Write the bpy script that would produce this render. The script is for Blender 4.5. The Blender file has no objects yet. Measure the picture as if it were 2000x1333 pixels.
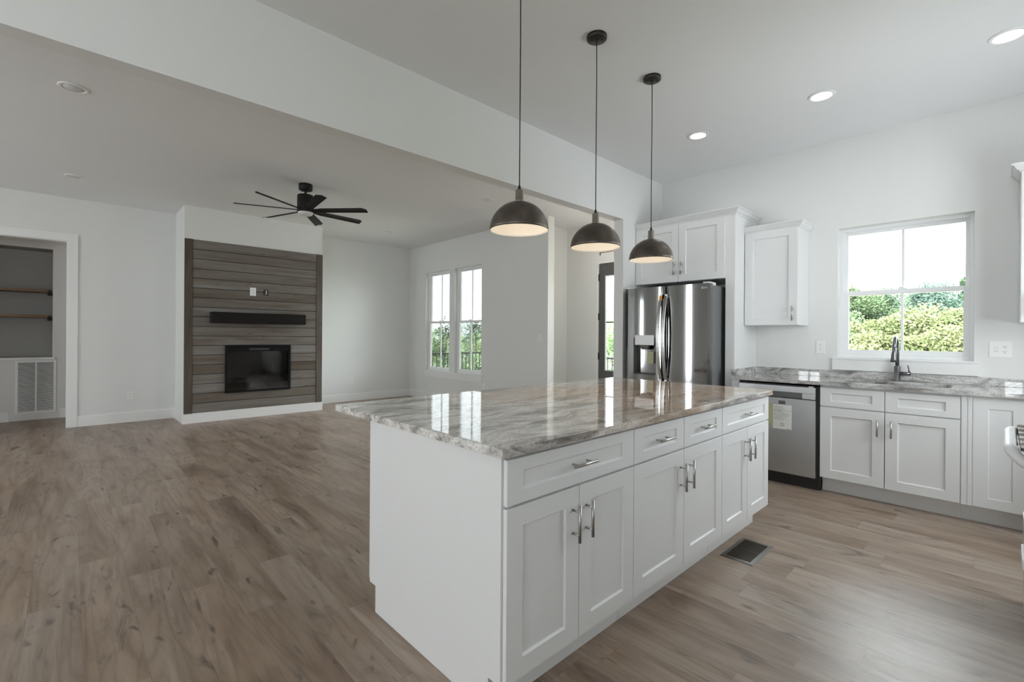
import bpy, bmesh, math, random
from mathutils import Vector, Matrix
C = bpy.context.scene.collection
SC = bpy.context.scene
PI = math.pi
random.seed(7)

# ------------------------------------------------------------------ camera
cam_d = bpy.data.cameras.new('camera')
cam = bpy.data.objects.new('camera', cam_d)
C.objects.link(cam)
FOCAL_PX = 911.0
cam_d.sensor_fit = 'HORIZONTAL'
cam_d.sensor_width = 36.0
cam_d.lens = FOCAL_PX * 36.0 / 2000.0
cam_d.shift_y = -0.00497
cam_d.clip_start = 0.02
cam_d.clip_end = 400
YAW = 0.8114
cam.matrix_world = (Matrix.Translation((0, 0, 1.274)) @ Matrix.Rotation(YAW - PI / 2, 4, 'Z')
                    @ Matrix.Rotation(PI / 2, 4, 'X') @ Matrix.Rotation(0.0065, 4, 'Z'))
SC.camera = cam
# ------------------------------------------------------------------ sky and exposure
SC.view_settings.view_transform = 'Standard'
SC.view_settings.look = 'None'
SC.view_settings.exposure = -0.34
SC.view_settings.gamma = 1.0
SC.view_settings.use_curve_mapping = False
SKY = 21.0
w = bpy.data.worlds.new('overcast_sky')
SC.world = w
w.use_nodes = True
w.node_tree.nodes['Background'].inputs[0].default_value = (0.905, 0.962, 1.0, 1)
w.node_tree.nodes['Background'].inputs[1].default_value = SKY
SC.cycles.max_bounces = 10
SC.cycles.diffuse_bounces = 6
SC.cycles.glossy_bounces = 5
SC.cycles.transparent_max_bounces = 16
SC.cycles.sample_clamp_indirect = 10.0
SC.cycles.sample_clamp_direct = 6.0
SC.cycles.caustics_reflective = False
SC.cycles.caustics_refractive = False

def portal(name, loc, rot, sx, sy):
    # sampling guide for the daylight in an opening; it gives off nothing itself
    l = bpy.data.lights.new(name, 'AREA'); l.shape = 'RECTANGLE'; l.size = sx; l.size_y = sy
    l.cycles.is_portal = True
    o = bpy.data.objects.new(name, l); o.location = loc; o.rotation_euler = rot; C.objects.link(o)

# ------------------------------------------------------------------ layout numbers (metres; camera stands over the origin)
Z_CEIL = 3.093
X_EAST, X_FACE, X_CTR = 5.126, 4.5045, 4.4826
Y_BEAM0, Y_BEAM1, Z_BEAM, X_STUB = 2.813, 2.928, 2.534, 4.307
X_LIV, Y_NORTH, Y_CHIM = 5.231, 8.662, 7.951
Y_WEND, X_WEND = 4.730, 5.372
X_ENT, Y_ENT = 6.13, 5.112
X_WEST, Y_SOUTH = -4.6, -0.76
Y_HALL = 9.77

# ------------------------------------------------------------------ node helper
class NT:
    def __init__(self, name):
        m = bpy.data.materials.new(name); m.use_nodes = True
        self.m = m; self.t = m.node_tree
        self.b = self.t.nodes['Principled BSDF']; self.out = self.t.nodes['Material Output']
    def link(self, a, b): self.t.links.new(a, b)
    def n(self, typ, ins=None, **props):
        nd = self.t.nodes.new(typ)
        for k, v in props.items(): setattr(nd, k, v)
        for k, v in (ins or {}).items(): self.put(nd.inputs[k], v)
        return nd
    def put(self, sock, v):
        if hasattr(v, 'is_output') or isinstance(v, bpy.types.NodeSocket): self.t.links.new(v, sock)
        else: sock.default_value = v
    def math(self, op, a, b=0.0, c=0.0):
        nd = self.t.nodes.new('ShaderNodeMath'); nd.operation = op
        for i, v in enumerate((a, b, c)): self.put(nd.inputs[i], v)
        return nd.outputs[0]
    def ramp(self, fac, stops, interp='LINEAR'):
        nd = self.t.nodes.new('ShaderNodeValToRGB'); cr = nd.color_ramp; cr.interpolation = interp
        while len(cr.elements) < len(stops): cr.elements.new(0.5)
        for e, (p, c) in zip(cr.elements, stops):
            e.position = p; e.color = (*c, 1) if len(c) == 3 else c
        self.put(nd.inputs[0], fac); return nd.outputs[0]
    def mix(self, fac, a, b, mode='MIX'):
        nd = self.t.nodes.new('ShaderNodeMix'); nd.data_type = 'RGBA'; nd.blend_type = mode
        for i, v in ((0, fac), (6, a), (7, b)):
            if isinstance(v, tuple) and len(v) == 3: v = (*v, 1)
            self.put(nd.inputs[i], v)
        return nd.outputs[2]
    def obj(self): return self.n('ShaderNodeTexCoord').outputs['Object']
    def pos(self): return self.n('ShaderNodeNewGeometry').outputs['Position']
    def scaled(self, vec, s, rot=(0, 0, 0)):
        return self.n('ShaderNodeMapping', {'Vector': vec, 'Scale': s, 'Rotation': rot}).outputs[0]
    def noise(self, vec, scale, detail=4.0, rough=0.5, dist=0.0):
        return self.n('ShaderNodeTexNoise', {'Vector': vec, 'Scale': scale, 'Detail': detail, 'Roughness': rough, 'Distortion': dist}).outputs['Fac']
    def bump(self, h, strength=0.2, dist=0.01):
        self.link(self.n('ShaderNodeBump', {'Height': h, 'Strength': strength, 'Distance': dist}).outputs[0], self.b.inputs['Normal'])
    def col(self, v):
        if isinstance(v, tuple): v = (*v[:3], 1)
        self.put(self.b.inputs['Base Color'], v); return self
    def set(self, **k):
        names = dict(rough='Roughness', metal='Metallic', spec='Specular IOR Level', aniso='Anisotropic', anrot='Anisotropic Rotation',
                     coat='Coat Weight', coatr='Coat Roughness')
        for a, v in k.items(): self.put(self.b.inputs[names[a]], v)
        return self

def plain(name, col, rough=0.5, metal=0.0, spec=0.5, var=0.0, vscale=6.0):
    n = NT(name)
    if var:
        f = n.noise(n.pos(), vscale, 3)
        n.col(n.mix(f, tuple(c * (1 - var) for c in col), tuple(min(1, c * (1 + var)) for c in col)))
    else: n.col(col)
    n.set(rough=rough, metal=metal, spec=spec)
    return n.m

def emitter(name, col, s):
    n = NT(name); n.t.nodes.remove(n.b)
    e = n.n('ShaderNodeEmission', {'Color': (*col, 1), 'Strength': s}); n.link(e.outputs[0], n.out.inputs[0]); return n.m

M = {}
def wall_mat(name, col, rough):
    n = NT(name); p = n.pos()
    f = n.noise(p, 1.3, 3)
    n.col(n.mix(f, tuple(c * 0.985 for c in col), tuple(c * 1.015 for c in col))).set(rough=rough, spec=0.25)
    n.bump(n.noise(p, 220, 2), 0.06, 0.002)
    return n.m
M['wall'] = wall_mat('wall_paint', (0.735, 0.74, 0.725), 0.7)
M['ceil'] = wall_mat('ceiling_paint', (0.77, 0.775, 0.775), 0.85)
M['trim'] = plain('trim_paint', (0.80, 0.80, 0.79), 0.38, var=0.01)
M['cab'] = plain('cabinet_paint', (0.74, 0.745, 0.74), 0.34, var=0.008)
M['vinyl'] = plain('window_vinyl', (0.82, 0.83, 0.83), 0.35)
M['plastic'] = plain('white_plastic', (0.80, 0.80, 0.78), 0.3)
M['slot'] = plain('dark_slot', (0.03, 0.03, 0.03), 0.6)
M['black'] = plain('black_plastic', (0.012, 0.012, 0.013), 0.4, var=0.1)
M['blackm'] = plain('black_metal', (0.012, 0.0115, 0.011), 0.5, 0.0, 0.22)
M['matte'] = plain('matte_black_surround', (0.008, 0.008, 0.0085), 0.6, 0.0, 0.12)
M['nickel'] = plain('brushed_nickel', (0.50, 0.49, 0.47), 0.28, 1.0)
M['gun'] = plain('gunmetal', (0.16, 0.16, 0.16), 0.3, 0.9)
M['brass'] = plain('aged_brass', (0.45, 0.27, 0.10), 0.35, 1.0)
M['dgrey'] = plain('dark_grey_enamel', (0.075, 0.075, 0.072), 0.45)
M['paper'] = plain('white_paper', (0.78, 0.78, 0.75), 0.7)
M['ink'] = plain('printed_ink', (0.22, 0.22, 0.22), 0.7)
M['tag'] = plain('yellow_tag', (0.50, 0.50, 0.30), 0.7, var=0.25, vscale=60)
M['orange'] = plain('orange_sticker', (0.75, 0.32, 0.03), 0.5, var=0.2, vscale=80)
M['shadein'] = plain('white_enamel', (0.85, 0.81, 0.74), 0.5)
M['hallwall'] = wall_mat('hall_paint', (0.72, 0.70, 0.68), 0.7)
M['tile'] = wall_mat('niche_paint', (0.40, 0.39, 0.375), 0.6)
M['deck'] = plain('deck_boards', (0.52, 0.50, 0.47), 0.7, var=0.1)
M['bark'] = plain('bark', (0.10, 0.08, 0.06), 0.9, var=0.3)
M['film'] = plain('protective_film', (0.86, 0.86, 0.87), 0.32, var=0.03, vscale=40)
M['lawn'] = plain('dry_grass', (0.24, 0.24, 0.17), 0.9, var=0.3, vscale=0.6)
M['led'] = emitter('led_lens', (0.97, 0.985, 1.0), 55.0)
M['ledoff'] = plain('unlit_lens', (0.66, 0.66, 0.65), 0.4)
M['bulb'] = emitter('warm_bulb', (1.0, 0.89, 0.76), 13.0)
M['bulbe'] = emitter('chandelier_bulb', (1.0, 0.91, 0.80), 330.0)
M['ledhall'] = emitter('hall_lens', (1.0, 0.86, 0.74), 28.0)

def m_glass():
    n = NT('window_glass'); n.t.nodes.remove(n.b)
    fr = n.n('ShaderNodeFresnel', {'IOR': 1.45}).outputs[0]
    fac = n.math('MULTIPLY', fr, 0.9)
    mx = n.n('ShaderNodeMixShader', {0: fac, 1: n.n('ShaderNodeBsdfTransparent', {'Color': (0.97, 0.985, 0.98, 1)}).outputs[0],
                                     2: n.n('ShaderNodeBsdfGlossy', {'Roughness': 0.0}).outputs[0]})
    n.link(mx.outputs[0], n.out.inputs[0]); return n.m
M['glass'] = m_glass()

def m_floor():
    n = NT('plank_floor'); p = n.pos()
    sx = n.n('ShaderNodeSeparateXYZ', {0: p})
    W, L = 0.180, 1.32
    xr = n.math('DIVIDE', n.math('ADD', sx.outputs[0], 9.134), W); row = n.math('FLOOR', xr)
    off = n.n('ShaderNodeTexWhiteNoise', {'W': row}, noise_dimensions='1D').outputs[0]
    yr = n.math('ADD', n.math('DIVIDE', sx.outputs[1], L), n.math('MULTIPLY', off, 7.0)); colm = n.math('FLOOR', yr)
    idv = n.n('ShaderNodeCombineXYZ', {0: row, 1: colm, 2: 0.0}).outputs[0]
    wn = n.n('ShaderNodeTexWhiteNoise', {'Vector': idv}, noise_dimensions='3D')
    r1 = wn.outputs['Value']
    sh = n.n('ShaderNodeCombineXYZ', {0: n.math('MULTIPLY', r1, 37.0), 1: n.math('MULTIPLY', r1, 91.0), 2: n.math('MULTIPLY', r1, 53.0)}).outputs[0]
    q = n.n('ShaderNodeVectorMath', {0: p, 1: sh}, operation='ADD').outputs[0]
    broad = n.noise(n.scaled(q, (5.0, 0.9, 1)), 1.0, 4, 0.55, 0.6)
    grain = n.noise(n.scaled(q, (34, 2.6, 1)), 1.0, 6, 0.66, 0.9)
    fine = n.noise(n.scaled(q, (260, 9, 1)), 1.0, 3, 0.6)
    cn = n.noise(n.scaled(q, (5.2, 0.55, 1)), 1.0, 1.5, 0.45, 0.3)
    cath = n.math('ABSOLUTE', n.math('SUBTRACT', n.math('MULTIPLY', n.math('FRACT', n.math('MULTIPLY', cn, 11.0)), 2.0), 1.0))
    base = n.ramp(broad, [(0.28, (0.165, 0.112, 0.080)), (0.42, (0.262, 0.194, 0.146)), (0.56, (0.325, 0.254, 0.200)), (0.72, (0.355, 0.298, 0.250))])
    tint = n.ramp(r1, [(0.0, (0.93, 0.91, 0.89)), (0.35, (1.0, 0.98, 0.95)), (0.7, (1.04, 1.01, 0.98)), (1.0, (0.96, 0.98, 1.0))])
    c = n.mix(1.0, base, tint, 'MULTIPLY')
    g = n.ramp(grain, [(0.3, (0.70, 0.67, 0.645)), (0.5, (1, 1, 1)), (0.7, (1.14, 1.13, 1.12))])
    c = n.mix(0.75, c, g, 'MULTIPLY')
    c = n.mix(0.42, c, n.ramp(cath, [(0.0, (0.66, 0.61, 0.57)), (0.45, (1, 1, 1)), (1, (1.08, 1.08, 1.08))]), 'MULTIPLY')
    c = n.mix(0.35, c, n.ramp(fine, [(0.3, (0.85, 0.85, 0.85)), (0.6, (1.05, 1.05, 1.05))]), 'MULTIPLY')
    # knots and smoky dark streaks of the printed oak
    k = n.noise(n.scaled(q, (13, 3.2, 1)), 1.0, 2, 0.5, 1.2)
    k2 = n.noise(n.scaled(q, (8.5, 2.2, 1)), 1.0, 3, 0.55, 1.6)
    km = n.math('MAXIMUM', n.ramp(k, [(0.64, (0, 0, 0)), (0.74, (1, 1, 1))]), n.ramp(k2, [(0.62, (0, 0, 0)), (0.76, (0.9, 0.9, 0.9))]))
    c = n.mix(n.math('MULTIPLY', km, 0.82), c, (0.070, 0.054, 0.045))
    # seams
    fx = n.math('FRACT', xr); fy = n.math('FRACT', yr)
    ex = n.math('MINIMUM', fx, n.math('SUBTRACT', 1.0, fx)); ey = n.math('MINIMUM', fy, n.math('SUBTRACT', 1.0, fy))
    sm = n.math('MAXIMUM', n.math('LESS_THAN', ex, 0.006), n.math('LESS_THAN', ey, 0.0011))
    c = n.mix(n.math('MULTIPLY', sm, 0.38), c, (0.12, 0.09, 0.07))
    n.col(c)
    n.set(rough=n.math('ADD', 0.31, n.math('MULTIPLY', grain, 0.14)), spec=0.6)
    h = n.math('SUBTRACT', n.math('MULTIPLY', grain, 0.6), n.math('MULTIPLY', sm, 0.8))
    n.bump(h, 0.16, 0.003)
    return n.m
M['floor'] = m_floor()

def m_granite(name, tan, seed):
    n = NT(name); p = n.pos()
    p = n.n('ShaderNodeVectorMath', {0: p, 1: (seed, seed * 0.7, 0.3)}, operation='ADD').outputs[0]
    warp = n.n('ShaderNodeTexNoise', {'Vector': p, 'Scale': 1.5, 'Detail': 3.0}).outputs['Color']
    wv = n.n('ShaderNodeVectorMath', {0: warp, 1: (0.5, 0.5, 0.5)}, operation='SUBTRACT').outputs[0]
    wv = n.n('ShaderNodeVectorMath', {0: wv, 1: (0.5, 0.42, 0.3)}, operation='MULTIPLY').outputs[0]
    q = n.n('ShaderNodeVectorMath', {0: p, 1: wv}, operation='ADD').outputs[0]
    st = (1.5, 7.0, 9.0) if tan else (5.0, 2.6, 9.0)
    band = n.noise(n.scaled(q, st), 1.0, 8, 0.62, 0.5)
    fineb = n.noise(n.scaled(q, tuple(s * 4.2 for s in st)), 1.0, 6, 0.65, 0.3)
    spk = n.noise(p, 85, 3, 0.6)
    c = n.ramp(band, [(0.29, (0.08, 0.07, 0.065)), (0.40, (0.33, 0.31, 0.29)), (0.47, (0.60, 0.59, 0.565)), (0.54, (0.80, 0.79, 0.77)), (0.60, (0.52, 0.505, 0.485)), (0.70, (0.25, 0.235, 0.22))])
    if tan:
        sx = n.n('ShaderNodeSeparateXYZ', {0: p})
        reg = n.noise(n.scaled(q, (0.75, 2.6, 1)), 1.0, 4, 0.6, 0.6)
        g = n.n('ShaderNodeMapRange', {0: sx.outputs[0], 1: seed + 1.3, 2: seed + 2.3}).outputs[0]
        tm = n.math('MULTIPLY', n.ramp(reg, [(0.38, (0, 0, 0)), (0.52, (1, 1, 1))]), g)
        c = n.mix(n.math('MULTIPLY', tm, 0.8), c, n.mix(band, (0.16, 0.09, 0.05), (0.82, 0.58, 0.38)))
    c = n.mix(0.55, c, n.ramp(fineb, [(0.30, (0.45, 0.44, 0.43)), (0.48, (1, 1, 1)), (0.66, (1.22, 1.21, 1.2))]), 'MULTIPLY')
    c = n.mix(0.5, c, n.ramp(spk, [(0.36, (0.35, 0.34, 0.33)), (0.46, (1, 1, 1)), (0.64, (1.15, 1.15, 1.15))]), 'MULTIPLY')
    c = n.mix(1.0, c, (0.95, 0.94, 0.93) if tan else (0.66, 0.66, 0.66), 'MULTIPLY')
    n.col(c).set(rough=0.022, spec=0.6)
    return n.m
M['granite'] = m_granite('banded_granite', True, 3.7)
M['granite2'] = m_granite('speckled_granite', False, 11.3)

def m_steel(name, col=(0.27, 0.27, 0.268), rough=0.07, an=0.55):
    n = NT(name); p = n.obj()
    f = n.noise(n.scaled(p, (2, 2, 420)), 1.0, 2)
    n.col(n.mix(f, tuple(c * 0.95 for c in col), tuple(c * 1.04 for c in col)))
    n.set(metal=1.0, rough=rough, aniso=an, anrot=0.25)
    n.link(n.n('ShaderNodeTangent', direction_type='RADIAL', axis='Z').outputs[0], n.b.inputs['Tangent'])
    return n.m
M['steel'] = m_steel('brushed_stainless')
M['steeld'] = m_steel('stainless_panel', (0.58, 0.58, 0.58), 0.34, 0.4)
M['steels'] = plain('sink_steel', (0.55, 0.55, 0.54), 0.16, 1.0)
M['case'] = plain('fridge_case_grey', (0.16, 0.16, 0.165), 0.45)

def m_bronze():
    n = NT('rubbed_bronze'); p = n.obj()
    f = n.noise(p, 9, 5, 0.6, 0.4)
    n.col(n.ramp(f, [(0.3, (0.085, 0.072, 0.062)), (0.55, (0.15, 0.128, 0.11)), (0.75, (0.24, 0.19, 0.15))]))
    n.set(metal=0.85, rough=n.math('ADD', 0.30, n.math('MULTIPLY', f, 0.2))); return n.m
M['bronze'] = m_bronze()

def m_barn(name, vert, dark):
    n = NT(name); p = n.obj()
    sx = n.n('ShaderNodeSeparateXYZ', {0: p})
    row = n.math('FLOOR', n.math('DIVIDE', sx.outputs[0 if vert else 2], 0.138 if not vert else 3.0))
    r1 = n.n('ShaderNodeTexWhiteNoise', {'W': row}, noise_dimensions='1D').outputs[0]
    sh = n.n('ShaderNodeCombineXYZ', {0: n.math('MULTIPLY', r1, 31.0), 1: 0.0, 2: n.math('MULTIPLY', r1, 17.0)}).outputs[0]
    q = n.n('ShaderNodeVectorMath', {0: p, 1: sh}, operation='ADD').outputs[0]
    s1 = (26, 1, 1.6) if vert else (1.6, 1, 26)
    s2 = (7, 1, 0.9) if vert else (0.9, 1, 7)
    g = n.noise(n.scaled(q, s1), 1.0, 5, 0.62, 0.4); b = n.noise(n.scaled(q, s2), 1.0, 4, 0.55, 0.8)
    c = n.ramp(b, [(0.28, (0.135, 0.108, 0.086)), (0.45, (0.170, 0.150, 0.131)), (0.6, (0.195, 0.182, 0.168)), (0.78, (0.235, 0.224, 0.212))])
    t = n.ramp(r1, [(0.0, (0.74, 0.68, 0.60)), (0.45, (0.94, 0.92, 0.89)), (1.0, (1.10, 1.11, 1.12))])
    c = n.mix(1.0, c, t, 'MULTIPLY')
    c = n.mix(0.8, c, n.ramp(g, [(0.3, (0.80, 0.78, 0.76)), (0.5, (1, 1, 1)), (0.7, (1.08, 1.08, 1.08))]), 'MULTIPLY')
    k = n.noise(n.scaled(q, (9, 1, 16)), 1.0, 2, 0.5, 1.0)
    c = n.mix(n.math('MULTIPLY', n.ramp(k, [(0.68, (0, 0, 0)), (0.76, (1, 1, 1))]), 0.7), c, (0.085, 0.050, 0.030))
    if dark != 1.0: c = n.mix(1.0, c, (dark, dark * 0.97, dark * 0.93), 'MULTIPLY')
    n.col(c).set(rough=0.75, spec=0.25); n.bump(g, 0.35, 0.004)
    return n.m
M['barn'] = m_barn('weathered_boards', False, 1.0)
M['barnv'] = m_barn('weathered_trim', True, 0.66)
M['mantelw'] = m_barn('dark_mantel_wood', False, 0.05)
def m_shelf():
    n = NT('stained_shelf_wood'); p = n.obj()
    g = n.noise(n.scaled(p, (1.5, 18, 30)), 1.0, 4, 0.6, 0.4)
    n.col(n.ramp(g, [(0.3, (0.14, 0.075, 0.035)), (0.7, (0.30, 0.175, 0.085))])).set(rough=0.5); return n.m
M['shelfw'] = m_shelf()
def m_fireglass():
    n = NT('firebox_glass'); n.t.nodes.remove(n.b)
    fr = n.n('ShaderNodeFresnel', {'IOR': 1.75}).outputs[0]
    mx = n.n('ShaderNodeMixShader', {0: fr, 1: n.n('ShaderNodeBsdfTransparent', {'Color': (0.5, 0.5, 0.5, 1)}).outputs[0],
                                     2: n.n('ShaderNodeBsdfGlossy', {'Roughness': 0.02}).outputs[0]})
    n.link(mx.outputs[0], n.out.inputs[0]); return n.m
M['fglass'] = m_fireglass()

def m_leaf(name, a, b):
    n = NT(name); p = n.pos()
    f = n.noise(p, 1.1, 3, 0.6); s = n.noise(p, 17, 2)
    c = n.mix(n.ramp(f, [(0.35, (0, 0, 0)), (0.65, (1, 1, 1))]), a, b)
    c = n.mix(0.6, c, n.ramp(s, [(0.3, (0.55, 0.6, 0.55)), (0.7, (1.3, 1.25, 1.2))]), 'MULTIPLY')
    n.col(c).set(rough=0.8, spec=0.05); return n.m
M['leafd'] = m_leaf('deep_green_leaves', (0.0528, 0.0838, 0.0486), (0.0882, 0.1322, 0.0748))
M['leafm'] = m_leaf('mid_green_leaves', (0.0792, 0.1145, 0.0571), (0.1234, 0.1674, 0.0838))
M['leafy'] = m_leaf('yellow_green_leaves', (0.1178, 0.1413, 0.0589), (0.1805, 0.1923, 0.0942))
M['leafb'] = m_leaf('blue_green_leaves', (0.0571, 0.0926, 0.0748), (0.0926, 0.1366, 0.1057))

M['leafnd'] = m_leaf('deep_green_foliage', (0.18, 0.27, 0.162), (0.288, 0.414, 0.234))
M['leafnm'] = m_leaf('bright_green_foliage', (0.27, 0.396, 0.198), (0.414, 0.558, 0.288))
M['leafny'] = m_leaf('yellow_green_foliage', (0.342, 0.468, 0.216), (0.504, 0.63, 0.306))
M['leafnb'] = m_leaf('blue_green_foliage', (0.198, 0.306, 0.252), (0.306, 0.45, 0.36))

# ------------------------------------------------------------------ mesh builder
class MB:
    def __init__(s): s.v = []; s.f = []; s.sm = []
    def add(s, vs, fs, smooth=False):
        o = len(s.v); s.v += [tuple(v) for v in vs]
        for f in fs: s.f.append(tuple(i + o for i in f)); s.sm.append(smooth)
        return s
    def box(s, x0, x1, y0, y1, z0, z1):
        if x0 > x1: x0, x1 = x1, x0
        if y0 > y1: y0, y1 = y1, y0
        if z0 > z1: z0, z1 = z1, z0
        vs = [(x, y, z) for z in (z0, z1) for y in (y0, y1) for x in (x0, x1)]
        return s.add(vs, [(0, 2, 3, 1), (4, 5, 7, 6), (0, 1, 5, 4), (2, 6, 7, 3), (0, 4, 6, 2), (1, 3, 7, 5)])
    def prism(s, poly, z0, z1, axis='Z', smooth=False):
        # poly: list of 2-D points CCW; axis: extrusion axis. Z:(x,y) X:(y,z) Y:(x,z)
        def P(a, b, h): return {'Z': (a, b, h), 'X': (h, a, b), 'Y': (a, h, b)}[axis]
        k = len(poly); vs = [P(a, b, z0) for a, b in poly] + [P(a, b, z1) for a, b in poly]
        fs = [(i, (i + 1) % k, k + (i + 1) % k, k + i) for i in range(k)]
        s.add(vs, fs, smooth)
        o = len(s.v) - 2 * k
        s.f.append(tuple(o + i for i in reversed(range(k)))); s.sm.append(False)
        s.f.append(tuple(o + k + i for i in range(k))); s.sm.append(False)
        return s
    def tube(s, pts, r, seg=12, caps=True, flat=None, up=None):
        # round tube along points; r number or list; flat=(a,b) gives an elliptical section
        pts = [Vector(p) for p in pts]; n = len(pts)
        rs = r if isinstance(r, (list, tuple)) else [r] * n
        prev = None; rings = []
        for i, p in enumerate(pts):
            t = (pts[min(i + 1, n - 1)] - pts[max(i - 1, 0)]).normalized()
            if prev is None:
                a = Vector(up) if up else (Vector((0, 0, 1)) if abs(t.z) < 0.9 else Vector((1, 0, 0)))
            else: a = prev
            a = (a - t * a.dot(t)).normalized(); prev = a; b = t.cross(a)
            fa, fb = flat if flat else (1, 1)
            rings.append([p + (a * math.cos(2 * PI * j / seg) * fa + b * math.sin(2 * PI * j / seg) * fb) * rs[i] for j in range(seg)])
        vs = [v for ring in rings for v in ring]
        fs = [(i * seg + j, i * seg + (j + 1) % seg, (i + 1) * seg + (j + 1) % seg, (i + 1) * seg + j) for i in range(n - 1) for j in range(seg)]
        o = len(s.v); s.add(vs, fs, True)
        if caps:
            s.f.append(tuple(o + j for j in reversed(range(seg)))); s.sm.append(False)
            s.f.append(tuple(o + (n - 1) * seg + j for j in range(seg))); s.sm.append(False)
        return s
    def cyl(s, c, r, z0, z1, seg=24): return s.tube([(c[0], c[1], z0), (c[0], c[1], z1)], r, seg)
    def lathe(s, prof, c=(0, 0), seg=48, close=False):
        # prof: (radius, z) list, revolved about the vertical through c
        n = len(prof)
        vs = [(c[0] + r * math.cos(2 * PI * j / seg), c[1] + r * math.sin(2 * PI * j / seg), z) for r, z in prof for j in range(seg)]
        m = n if close else n - 1
        fs = [(i * seg + j, i * seg + (j + 1) % seg, ((i + 1) % n) * seg + (j + 1) % seg, ((i + 1) % n) * seg + j) for i in range(m) for j in range(seg)]
        return s.add(vs, fs, True)
    def sweep(s, path, prof, side=1):
        # profile (out, z) swept along a flat path of (x, y) with mitred corners
        n = len(path); rings = []
        for i, p in enumerate(path):
            p = Vector(p)
            d0 = (p - Vector(path[i - 1])).normalized() if i > 0 else None
            d1 = (Vector(path[i + 1]) - p).normalized() if i < n - 1 else None
            nr = [Vector((d.y, -d.x)) * side for d in (d0, d1) if d is not None]
            m = (nr[0] + nr[-1]).normalized(); m = m / max(0.2, m.dot(nr[0]))
            rings.append([(p.x + m.x * o, p.y + m.y * o, z) for o, z in prof])
        k = len(prof)
        fs = [(i * k + j, i * k + (j + 1) % k, (i + 1) * k + (j + 1) % k, (i + 1) * k + j) for i in range(n - 1) for j in range(k)]
        o = len(s.v); s.add([v for r in rings for v in r], fs)
        s.f.append(tuple(o + j for j in range(k))); s.sm.append(False)
        s.f.append(tuple(o + (n - 1) * k + j for j in reversed(range(k)))); s.sm.append(False)
        return s
    def build(s, name, mat, parent=None, off=None, bevel=0.0, seg=2, loc=None, fix=True):
        me = bpy.data.meshes.new(name); me.from_pydata(s.v, [], s.f); me.update()
        for p, q in zip(me.polygons, s.sm): p.use_smooth = q
        if fix:
            bm = bmesh.new(); bm.from_mesh(me); bmesh.ops.recalc_face_normals(bm, faces=bm.faces[:])
            if loc is not None: bmesh.ops.translate(bm, verts=bm.verts[:], vec=-Vector(loc))
            bm.to_mesh(me); bm.free()
        elif loc is not None:
            me.transform(Matrix.Translation(-Vector(loc)))
        me.materials.append(mat)
        o = bpy.data.objects.new(name, me); C.objects.link(o)
        if parent is not None: o.parent = parent
        if loc is not None: o.location = loc
        if bevel:
            b = o.modifiers.new('edge', 'BEVEL'); b.width = bevel; b.segments = seg; b.limit_method = 'ANGLE'; b.angle_limit = 0.7; b.harden_normals = False
        return o

def tag(o, label, cat, group=None, kind=None):
    o['label'] = label; o['category'] = cat
    if group: o['group'] = group
    if kind: o['kind'] = kind
    return o
def thing(name, loc, label, cat, group=None, rz=0.0, kind=None):
    o = bpy.data.objects.new(name, None); o.empty_display_size = 0.1; C.objects.link(o)
    o.location = loc; o.rotation_euler = (0, 0, rz); return tag(o, label, cat, group, kind)
def copy_tree(o, parent=None):
    c = o.copy(); C.objects.link(c)
    if parent is not None: c.parent = parent
    for ch in list(o.children): copy_tree(ch, c)
    return c
def struct(name, mb, mat, label, cat='wall', bevel=0.0, loc=None):
    o = mb.build(name, mat, bevel=bevel, loc=loc); return tag(o, label, cat, kind='structure')
def text_part(name, txt, size, mat, parent, loc, rot, depth=0.0006):
    cu = bpy.data.curves.new(name, 'FONT'); cu.body = txt; cu.size = size; cu.extrude = depth; cu.align_x = 'LEFT'
    tmp = bpy.data.objects.new(name, cu); C.objects.link(tmp); bpy.context.view_layer.update()
    me = bpy.data.meshes.new_from_object(tmp.evaluated_get(bpy.context.evaluated_depsgraph_get())); bpy.data.objects.remove(tmp); bpy.data.curves.remove(cu)
    me.materials.clear(); me.materials.append(mat); o = bpy.data.objects.new(name, me); C.objects.link(o)
    o.parent = parent; o.location = loc; o.rotation_euler = rot; return o

def wall_holes(axis, at, th, u0, u1, z0, z1, holes):
    # slab normal to axis ('X' or 'Y') from at to at+th, spanning u0..u1 with rectangular openings (ua,ub,za,zb)
    mb = MB(); cuts = sorted(set([u0, u1] + [h[0] for h in holes] + [h[1] for h in holes]))
    for a, b in zip(cuts[:-1], cuts[1:]):
        zs = [(z0, z1)]
        for h in holes:
            if h[0] <= a + 1e-6 and h[1] >= b - 1e-6:
                nz = []
                for p, q in zs:
                    if h[2] > p: nz.append((p, min(q, h[2])))
                    if h[3] < q: nz.append((max(p, h[3]), q))
                zs = nz
        for p, q in zs:
            if axis == 'X': mb.box(at, at + th, a, b, p, q)
            else: mb.box(a, b, at, at + th, p, q)
    return mb

# ================================================================== SETTING
X_E2 = 8.3
struct('floor', MB().box(X_WEST - 0.15, X_ENT + 0.15, Y_SOUTH - 0.15, Y_HALL + 0.6, -0.12, 0.0), M['floor'], 'brown grey wood plank floor running through kitchen and living room', 'floor')
struct('ceiling', MB().box(X_WEST - 0.15, X_ENT + 0.15, Y_SOUTH - 0.15, Y_HALL + 0.6, Z_CEIL, Z_CEIL + 0.2), M['ceil'], 'flat white painted ceiling over kitchen and living room', 'ceiling')
struct('ceiling_beam', MB().box(X_WEST, X_STUB, Y_BEAM0, Y_BEAM1, Z_BEAM, Z_CEIL), M['wall'], 'long dropped white beam between kitchen and living room ceilings', 'beam')
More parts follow.
